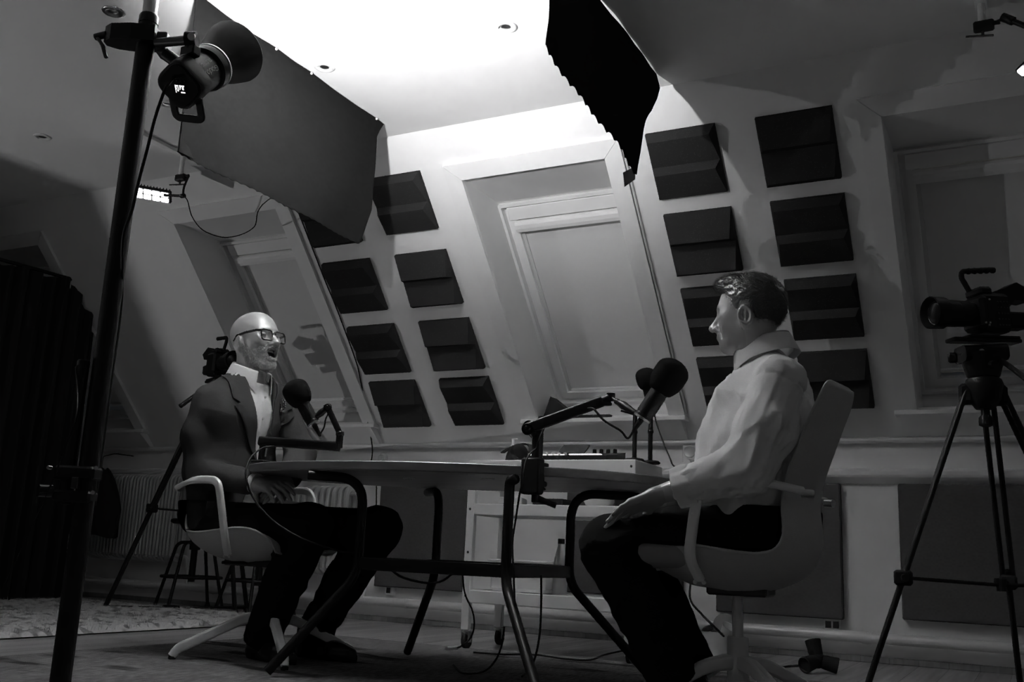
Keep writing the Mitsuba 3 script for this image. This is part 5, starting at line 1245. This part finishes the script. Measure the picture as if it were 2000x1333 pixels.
handN = lambda P: hand_sdf(P, wrN + hdir * 0.012, HB, (0.10, 0.12, 0.14, 0.18), 0.6, spread=0.16)
mhand = mesh_of(handN, [wrN - hdir * 0.03, wrN + hdir * 0.19], 0.003, 0.085)
hd2 = unit(np.array([-1, -0.1, -0.25])); HB2 = np.stack([hd2, unit(np.cross(hd2, [0.1, 0.2, 1.0])), [0, 0, 0]], 1); HB2[:, 2] = np.cross(HB2[:, 0], HB2[:, 1]); HB2 = HB2 * np.sign([1, 1, HB2[2, 2]])
mhand2 = mesh_of(lambda P: hand_sdf(P, wrF, HB2, (0.2, 0.25, 0.3, 0.35)), [wrF - hd2 * 0.03, wrF + hd2 * 0.19], 0.0035, 0.085)
col, qh = skin_colours(mh, HR, HRB / HS, base=0.36, lips=0.24, brow=0.14, stubble=0.10)
tone = lambda m_, v: np.full((len(m_.vertices), 3), v)
bm = cat(mh, mb, mhand, mhand2)
part('body', bm, 'skin', pr, True, color=np.vstack([col, tone(mb, 0.34), tone(mhand, 0.30), tone(mhand2, 0.30)]))
# hair
def hair_r(P):
    q = (P - HR) @ HRB / HS
    cap = sd_ell(q, (-0.013, 0, 0.040), (0.108, 0.0835, 0.098))
    cap = smin(cap, sd_ell(q, (0.052, 0, 0.098), (0.052, 0.052, 0.034)), 0.03)
    cap = smin(cap, sd_ell(q, (0.080, 0.005, 0.098), (0.022, 0.036, 0.018)), 0.02)
    a = np.abs(q[:, 1])
    line = np.interp(q[:, 0], [-0.13, -0.085, -0.045, -0.022, 0.006, 0.020, 0.040, 0.070, 0.10, 0.13], [-0.080, -0.072, -0.045, 0.035, 0.028, -0.006, 0.045, 0.070, 0.082, 0.086])
    cap = smax(cap, (line - q[:, 2]) * 0.7, 0.006)
    cap = smax(cap, -sd_ell(np.stack([q[:, 0], a, q[:, 2]], 1), (-0.012, 0.088, -0.018), (0.028, 0.020, 0.036)), 0.006)
    u_ = np.stack([q[:, 0] * 60, q[:, 1] * 140, q[:, 2] * 90], 1)
    return cap + 0.0045 * (meshkit.noise(u_, 3) - 0.5) + 0.002 * (meshkit.noise(u_ * 2.3, 4) - 0.5)
mhair = surface(hair_r, HR - [0.15, 0.12, 0.12], HR + [0.15, 0.12, 0.16], 0.003)
def hair_tone(q, rg):
    grey_ = np.clip((q[:, 0] + 0.02) / 0.05, 0, 1) * np.clip((0.074 - q[:, 2]) / 0.04, 0, 1)
    return 0.020 + 0.030 * rg + grey_ * (0.06 + 0.22 * rg ** 2)
rg = np.random.default_rng(11)
qv = (np.asarray(mhair.vertices) - HR) @ HRB
part('hair', mhair, 'hair', pr, True, color=np.repeat(hair_tone(qv, meshkit.noise(qv * 260, 6))[:, None], 3, 1), label='short dark hair, grey at the temples')
ps_, fi = trimesh.sample.sample_surface(mhair, 9000, seed=5)
nr = mhair.face_normals[fi]
q = (ps_ - HR) @ HRB
keep = np.linalg.norm(q - [-0.01, 0, 0.03], axis=1) > 0.075
ps_, nr, q = ps_[keep], nr[keep], q[keep]
fl_dir = (np.stack([0.75 * np.clip(q[:, 2] / 0.08, -0.3, 1), q[:, 1] * 2, np.where(q[:, 2] > 0.06, 0.35, -0.75)], 1)) @ HRB.T
fl_dir /= np.linalg.norm(fl_dir, axis=1, keepdims=True)
st = strands(ps_, nr, fl_dir, 0.013, 0.0006, rg)
part('hair_strands', st, 'hair', pr, False, kind='stuff', color=np.repeat(np.repeat(hair_tone(q, rg.uniform(0, 1, len(q)))[:, None], 4, 0), 3, 1))
mat('tooth', 0.55, 0.3)
part('teeth', place(sweep([(0.080 * math.cos(a) - 0.003, 0.075 * math.sin(a) * 0.75, -0.0585) for a in np.linspace(-0.32, 0.32, 9)], rrect(0.008, 0.004, 0.0015), (0, 0, 1)), HR, HRB), 'teeth', pr, 40)
# shirt
tors = torso_fn([(pel - [0, 0, 0.035], 0.130), (D(1470, 960, 2.895), 0.136), (D(1475, 880, 2.91), 0.138), (che, 0.128), (D(1518, 748, 2.945), 0.066)], LR, 0.66)
slN = limb_chain((shN + [0, 0, 0.0], D(1496, 838, 2.69), elN, wrN * 0.70 + elN * 0.30), (0.070, 0.072, 0.064, 0.048))
slF = limb_chain((shF, elF, wrF * 0.6 + elF * 0.4), (0.072, 0.062, 0.045))
adir = unit(elN - shN)
yk_r = limb_chain((shN + [0, 0, 0.0], nek - [0, 0, 0.054], shF + [0, 0, 0.0]), (0.056, 0.060, 0.056))
def shirt_r(P):
    d = union(P, [tors] + slF, 0.04)
    a = union(P, slN, 0.03)
    tt = (P - shN) @ adir
    a = a + 0.005 * np.exp(-((tt - 0.012) / 0.005) ** 2) + folds(P, 26, 0.0075, 21, adir) + folds(P, 62, 0.0030, 22, adir)
    d = d + folds(P, 15, 0.0080, 23, unit(np.array([0.6, 0.2, 1.0]))) + folds(P, 42, 0.0030, 24, unit(np.array([-0.5, 0.2, 1.0])))
    d = smin(d, a, 0.006)
    d = smin(d, union(P, yk_r, 0.04), 0.03)
    ax_ = unit(HR - HRB @ np.array([0.04, 0, 0.10]) - nek + [0, 0, 0.06]); rel = P - nek
    rr = np.linalg.norm(rel - (rel @ ax_)[:, None] * ax_, axis=1)
    d = smax(d, np.minimum(0.078 - rr, rel[:, 2] + 0.05), 0.004)                    # neck hole
    d = smax(d, rel[:, 2] - 0.030 - 0.3 * (rel @ -FR), 0.01)
    return np.maximum(d, pel[2] + 0.005 - P[:, 2])
ms_ = mesh_of(shirt_r, allp[:8], 0.0052, 0.10)
part('shirt', ms_, 'shirt', pr, True, label='pale shirt')
cN = nek + np.array([0, 0, -0.016]) + FR * 0.010
part('shirt__collar', collar(cN, rot(psi, -0.30, 0.0), 0.081, 0.052, 20, 0.9, 0.012), 'shirt', pr + '', True)
# rolled cuff: two thick bands round the forearm
cf = wrN * 0.70 + elN * 0.30; fd = unit(wrN - elN)
for k_, (r0, off) in enumerate(((0.056, -0.02), (0.058, 0.012))):
    ringm = lathe([(r0 - 0.012, -0.028), (r0 - 0.002, -0.026), (r0, 0.0), (r0 - 0.003, 0.024), (r0 - 0.012, 0.027)], 44)
    v = ringm.vertices; a_ = np.arctan2(v[:, 1], v[:, 0])
    ringm.vertices = v * (1 + 0.06 * np.sin(5 * a_ + 3 * k_)[:, None] * np.array([1, 1, 0]) + 0.03 * np.sin(11 * a_)[:, None] * np.array([1, 1, 0]))
    part('shirt__rolled_cuff', place(ringm, cf + fd * off, basis(fd)), 'shirt', pr, 40)
# trousers and shoes
def trousers(pel, hips, knees, ankles, lat, fwd, seed, r=(0.105, 0.085, 0.066, 0.060), reach=0.25):
    seat_, shin = [torso_fn([(pel + [0, 0, 0.06], 0.147), (pel, 0.140), (pel - [0, 0, 0.06], 0.125)], lat, 0.66)], []
    for h_, k_, a_ in zip(hips, knees, ankles):
        seat_ += limb_chain((h_, h_ * 0.45 + k_ * 0.55, k_), (r[0], 0.092, r[1]))
        shin += limb_chain((k_, k_ * 0.5 + a_ * 0.5, a_ + [0, 0, -0.02]), (r[1], 0.074, r[2]))
    def f(P):
        d = np.maximum(union(P, seat_, 0.035) + folds(P, 17, 0.006, seed), P[:, 2] - pel[2] - 0.05)
        ah = (P - pel) @ fwd                                   # flattened by the seat
        d = smax(d, 0.452 + 0.10 * np.maximum(0, np.abs((P - pel) @ lat) - 0.12) - P[:, 2] - 3.0 * np.maximum(0, ah - reach), 0.015)
        d = smin(d, union(P, shin, 0.02) + folds(P, 17, 0.006, seed), 0.02)
        for a_, k_ in zip(ankles, knees):
            u_ = unit(a_ - k_)
            e = (P - a_) @ u_ - 0.035
            d = np.where(np.linalg.norm(P - a_, axis=1) < 0.14, np.maximum(d, e), d)
        return d
    return f
tr1 = mesh_of(trousers(pel, (hpN, hpF), (knN, knF), (anN, anF), LR, FR, 31), [pel, hpN, hpF, knN, knF, anN, anF], 0.007, 0.14)
part('trousers', tr1, 'trousers', pr, True, label='black trousers')
part('trousers__belt', sweep([pel + [0, 0, 0.040] + FR * 0.135 * math.cos(a) + LR * 0.200 * math.sin(a) for a in np.linspace(0, 2 * math.pi, 49)], rrect(0.034, 0.005, 0.002), (0, 0, 1)), 'shoe', pr, 40)
for a_, dr_ in ((anN, FR * 0.9 + LR * 0.3), (anF, FR - LR * 0.2)): part('shoe', shoe(a_, dr_, heel_z=0.006), 'shoe', pr, True)

# ================================================================== the bald man with glasses (left)
pl_ = thing('person', 'bald man with dark glasses and grey beard in a dark suit jacket, laughing', 'person')
psl = math.radians(0)
FL, LL = np.array([math.cos(psl), math.sin(psl), 0]), np.array([-math.sin(psl), math.cos(psl), 0])     # his front; his left (away from the camera)
pel, wai, che, nek = D(452, 1010, 3.88), D(452, 925, 3.91), D(466, 815, 3.94), D(486, 738, 3.975)
HL = D(499, 668, 4.00); HLB = rot(psl - 0.10, 0.17, 0.03)
shN, shF = D(412, 786, 3.84), D(548, 792, 4.07)
elN, elF = D(388, 922, 3.78), D(588, 888, 4.02)
wrN, wrF = D(500, 945, 3.64), D(560, 940, 3.80)
hpN, hpF = D(432, 1022, 3.80), D(478, 1008, 3.96)
knN, knF = D(604, 1030, 3.64), D(738, 1034, 3.76)
anN, anF = D(512, 1236, 3.72), D(612, 1232, 3.86)
arms, legs = [(shN, elN, wrN), (shF, elF, wrF)], [(hpN, knN, anN), (hpF, knF, anF)]
bf = man_body(pel, wai, che, nek, LL, arms, legs, (0.10, 0.10, 0.10, 0.065))
allp = [pel, nek, shN, shF, elN, elF, wrN, wrF, knN, knF, anN, anF]
mb = mesh_of(bf, allp, 0.012)
mh = surface(lambda P: head_sdf((P - HL) @ HLB, smile=0.8, open_=1.0), HL - [0.16, 0.14, 0.20], HL + [0.16, 0.14, 0.15], 0.0024)
def mkhand(w_, d_, upv, curl, h=0.0035):
    d_ = unit(d_); y_ = unit(np.cross(upv, d_)); z_ = np.cross(d_, y_)
    return np.stack([d_, y_, z_], 1)
hdn = unit(D(545, 953, 3.56) - wrN); HB1 = mkhand(wrN, hdn, np.array([0.0, -0.5, 0.9]), 0)
hdf = unit(D(540, 968, 3.66) - wrF); HB2 = mkhand(wrF, hdf, np.array([0.3, 0.6, 0.8]), 0); HB2[:, 1] *= -1
m1 = mesh_of(lambda P: hand_sdf(P, wrN + hdn * 0.01, HB1, (0.35, 0.4, 0.45, 0.5)), [wrN - hdn * 0.03, wrN + hdn * 0.18], 0.0035, 0.085)
m2 = mesh_of(lambda P: hand_sdf(P, wrF, HB2, (0.4, 0.45, 0.5, 0.55)), [wrF - hdf * 0.03, wrF + hdf * 0.18], 0.0035, 0.085)
col, qh = skin_colours(mh, HL, HLB, base=0.37, beard=1.0, lips=0.20, brow=0.20, seed=4)
part('body', cat(mh, mb, m1, m2), 'skin', pl_, True, color=np.vstack([col, tone(mb, 0.34), tone(m1, 0.30), tone(m2, 0.30)]))
part('teeth', place(sweep([(0.086 * math.cos(a) - 0.006, 0.075 * math.sin(a) * 0.75, -0.0600) for a in np.linspace(-0.34, 0.34, 9)], rrect(0.009, 0.004, 0.0015), (0, 0, 1)), HL, HLB), 'teeth', pl_, 40)
# beard hairs
ps_, fi = trimesh.sample.sample_surface(mh, 60000, seed=9)
q = (ps_ - HL) @ HLB
rg = np.random.default_rng(12)
k_ = (beard_mask(q) > rg.uniform(0.15, 1, len(q)))
ps_, q, nr = ps_[k_][:9000], q[k_][:9000], mh.face_normals[fi][k_][:9000]
fdir = np.tile(np.array([0.35, 0, -1.0]), (len(q), 1)) @ HLB.T; fdir /= np.linalg.norm(fdir, axis=1, keepdims=True)
bt_ = rg.uniform(0, 1, len(q)); white = np.clip((q[:, 0] - 0.02) / 0.05, 0, 1)
part('beard', strands(ps_, nr, fdir, 0.009, 0.0006, rg), 'hair', pl_, False, kind='stuff', label='short grey beard', color=np.repeat(np.repeat((0.20 + bt_ * (0.30 + 0.40 * white))[:, None], 4, 0), 3, 1))
# glasses
mat('frame_black', 0.012, 0.22)
scene['m_lens'] = {'type': 'thindielectric', 'int_ior': 1.3}
gp = lambda x, y, z: HL + HLB @ np.array([x, y, z])
for s in (1, -1):
    o_ = np.array([0.1035, s * 0.0355, -0.004])
    pts = rrect(0.055, 0.043, 0.012, 5)
    rimp = np.array([o_ + [-0.14 * abs(u_ * 0.5) * 0 - (0.006 if False else 0) - 0.22 * max(0, (u_ * s + 0.034 - 0.034)) * 0.6, u_, v_] for u_, v_ in pts])
    rimp = np.vstack([rimp, rimp[:2]])
    g = part('glasses', place(sweep(rimp, rrect(0.0055, 0.0042, 0.001, 2), (1, 0, 0), cap=False), HL, HLB), 'frame_black', pl_, 40, label='thick black glasses frame')
    lensm = trimesh.Trimesh(np.vstack([rimp[:-2].mean(0)[None], rimp[:-2]]), [[0, 1 + i, 1 + (i + 1) % len(pts)] for i in range(len(pts))], process=False)
    key = numbered(g + '__lens'); scene[key] = mikit.ply(place(lensm, HL, HLB), 'm_lens')
    part('glasses_temple', sweep([gp(0.099, s * 0.058, 0.012), gp(0.085, s * 0.074, 0.014), gp(0.03, s * 0.0815, 0.016), gp(-0.015, s * 0.0835, 0.014), gp(-0.035, s * 0.082, -0.004)], rrect(0.009, 0.004, 0.001, 2), (0, 0, 1)), 'frame_black', pl_, 40)
part('glasses_bridge', tube(catmull([gp(0.104, 0.0105, 0.006), gp(0.109, 0, 0.009), gp(0.104, -0.0105, 0.006)], 5), 0.0028, 8), 'frame_black', pl_, True)
# shirt, then jacket open in a V
tin = torso_fn([(pel, 0.104), (wai, 0.108), (che, 0.108), (nek - [0, 0, 0.045], 0.075)], LL, 0.66)
def shirt_l(P):
    d = tin(P) + folds(P, 22, 0.004, 41, unit(np.array([0.3, 0.0, 1.0]))) + folds(P, 60, 0.0012, 42)
    l_ = (P - che) @ LL
    d = d - 0.0035 * (np.abs(l_ - 0.004) < 0.014)
    return smax(d, P[:, 2] - (nek[2] - 0.004 + 0.35 * ((P - nek) @ -FL)), 0.01)
part('shirt', mesh_of(shirt_l, [pel, wai, che, nek, che + LL * 0.12, che - LL * 0.12], 0.005, 0.14), 'shirt', pl_, True, label='white open-necked shirt')
part('shirt__collar', collar(nek + FL * 0.004, rot(psl, -0.26, 0.0), 0.074, 0.046, 28, 1.1, 0.012), 'shirt', pl_, True)
for k_ in range(3):
    z_ = nek[2] - 0.085 - 0.085 * k_
    part('shirt__button', rod(che * [1, 1, 0] + [0, 0, z_] + FL * (0.1255 + 0.0), che * [1, 1, 0] + [0, 0, z_] + FL * 0.1285, 0.005, 12), 'teeth', pl_, 40)
tj = torso_fn([(pel - [0, 0, 0.03], 0.124), (wai, 0.120), (che, 0.120), (nek - [0, 0, 0.060], 0.080)], LL, 0.64)
jN = limb_chain((shN, D(390, 850, 3.80), elN, wrN * 0.86 + elN * 0.14), (0.066, 0.062, 0.056, 0.045))
jF = limb_chain((shF, elF, wrF * 0.86 + elF * 0.14), (0.066, 0.057, 0.045))
yoke_ = limb_chain((shN + [0, 0, 0.012], nek - [0, 0, 0.035], shF + [0, 0, 0.012]), (0.052, 0.070, 0.052))
zbt = wai[2] + 0.035
def vee(P):
    """Positive outside the opening: half-width grows upwards from the button."""
    h_ = np.clip((P[:, 2] - zbt) / (nek[2] - zbt), 0, 1.3)
    half = 0.004 + 0.078 * h_ ** 0.85
    lo_ = np.clip((zbt - P[:, 2]) / 0.25, 0, 1)
    half = np.where(P[:, 2] < zbt, 0.002 + 0.085 * lo_ ** 1.2, half)
    return np.maximum(np.abs((P - che) @ LL - 0.004) - half, -((P - che) @ FL - 0.02))
def jacket(P):
    d = union(P, [tj] + yoke_, 0.05)
    a = np.minimum(union(P, jN, 0.03), union(P, jF, 0.03)) + folds(P, 19, 0.0045, 51, adl)
    d = smin(d + folds(P, 11, 0.0045, 52, np.array([0, 0, 1.0])), a, 0.010)
    d = np.maximum(d, -(tin(P) - 0.006))
    d = smax(d, -vee(P), 0.004)
    d = smax(d, -(np.linalg.norm((P - nek - FL * 0.004) * [1, 1, 0.0], axis=1) - 0.084 + 1.0 * np.maximum(0, nek[2] - 0.03 - P[:, 2])), 0.006)
    return np.maximum(d, pel[2] - 0.085 - P[:, 2] - 0.25 * np.maximum(0, -((P - pel) @ FL)))
adl = unit(elN - shN)
part('jacket', mesh_of(jacket, allp[:8], 0.0058, 0.15), 'jacket', pl_, True, label='dark suit jacket')
# lapels: strips lying on the chest beside the opening
def lapel(s):
    rows = []
    for t_ in np.linspace(0, 1, 22):
        z_ = zbt + 0.01 + (nek[2] - 0.015 - zbt - 0.01) * t_
        h_ = (z_ - zbt) / (nek[2] - zbt)
        inner_ = 0.004 + 0.078 * max(h_, 0) ** 0.85
        wid = 0.012 + 0.075 * min(1, t_ / 0.62) if t_ < 0.66 else (0.087 - 0.10 * (t_ - 0.66) if t_ > 0.70 else 0.062)
        row = []
        for w_ in np.linspace(0, 1, 7):
            l_ = s * (inner_ + wid * w_) + 0.004
            base_ = np.array([*(che[:2] + LL[:2] * l_), z_]) + FL * 0.30
            lo_t, hi_t = 0.0, 0.40                               # march inwards to the jacket's surface
            T_ = np.linspace(0, 0.40, 161)
            pts = base_[None] - FL[None] * T_[:, None]
            dd = np.minimum(np.minimum(union(pts, [tj] + yoke_, 0.05), union(pts, jN, 0.03)), union(pts, jF, 0.03))
            i_ = int(np.argmax(dd < 0.004)) if (dd < 0.004).any() else 120
            row.append(pts[i_] + FL * (0.004 + 0.004 * w_))
        rows.append(row)
    return sheet(np.array(rows), 0.004)
for s in (-1, 1): part('jacket__lapel', lapel(s), 'jacket', pl_, True)
part('jacket__button', place(lathe([(0.010, -0.002), (0.011, 0.002), (0.008, 0.004)], 20), np.array([*(che[:2] + FL[:2] * 0.140), zbt - 0.01]), basis(FL)), 'black_gloss', pl_, 40)
def _dots(p, n, uv):
    f1_, f2_, r_ = mikit.voronoi(p.y * 170 + p.x * 60, p.z * 170)
    return grey(0.02 + 0.6 * smoothstep(0.30, 0.22, f1_))
diffuse('pocket_square', mikit.proc(_dots))
pq = at_depth(553, 797, 3.90)
T_ = np.linspace(-0.1, 0.2, 121)
rr_ = _ray(553, 797); pts = CAM + rr_[None] * (3.80 + T_)[:, None]
dd = jacket(pts); i_ = int(np.argmax(dd < 0.003)); pq = pts[i_] if (dd < 0.003).any() else pq
Gq = np.array([[pq + LL * (u_ - 0.5) * 0.05 + np.array([0, 0, 1.0]) * ((v_ - 0.5) * 0.045 + 0.012 * math.sin(6 * u_) * v_) + FL * (0.004 + 0.006 * math.sin(9 * u_ + 4 * v_)) for v_ in np.linspace(0, 1, 7)] for u_ in np.linspace(0, 1, 9)])
part('pocket_square', sheet(Gq, 0.003), 'pocket_square', pl_, True, label='dotted pocket square')
# white shirt cuff showing at the wrist
cd_ = unit(wrN - elN)
part('shirt__cuff', place(lathe([(0.036, -0.022), (0.0375, -0.02), (0.0375, 0.016), (0.035, 0.018)], 32), wrN + cd_ * -0.008, basis(cd_)), 'shirt', pl_, 40)
tr2 = mesh_of(trousers(pel, (hpN, hpF), (knN, knF), (anN, anF), LL, FL, 61), [pel, hpN, hpF, knN, knF, anN, anF], 0.007, 0.14)
part('trousers', tr2, 'trousers', pl_, True, label='black suit trousers')
for a_, dr_ in ((anN, FL * 0.95 - LL * 0.25), (anF, FL - LL * 0.05)): part('shoe', shoe(a_, dr_, heel_z=0.006), 'shoe', pl_, True)
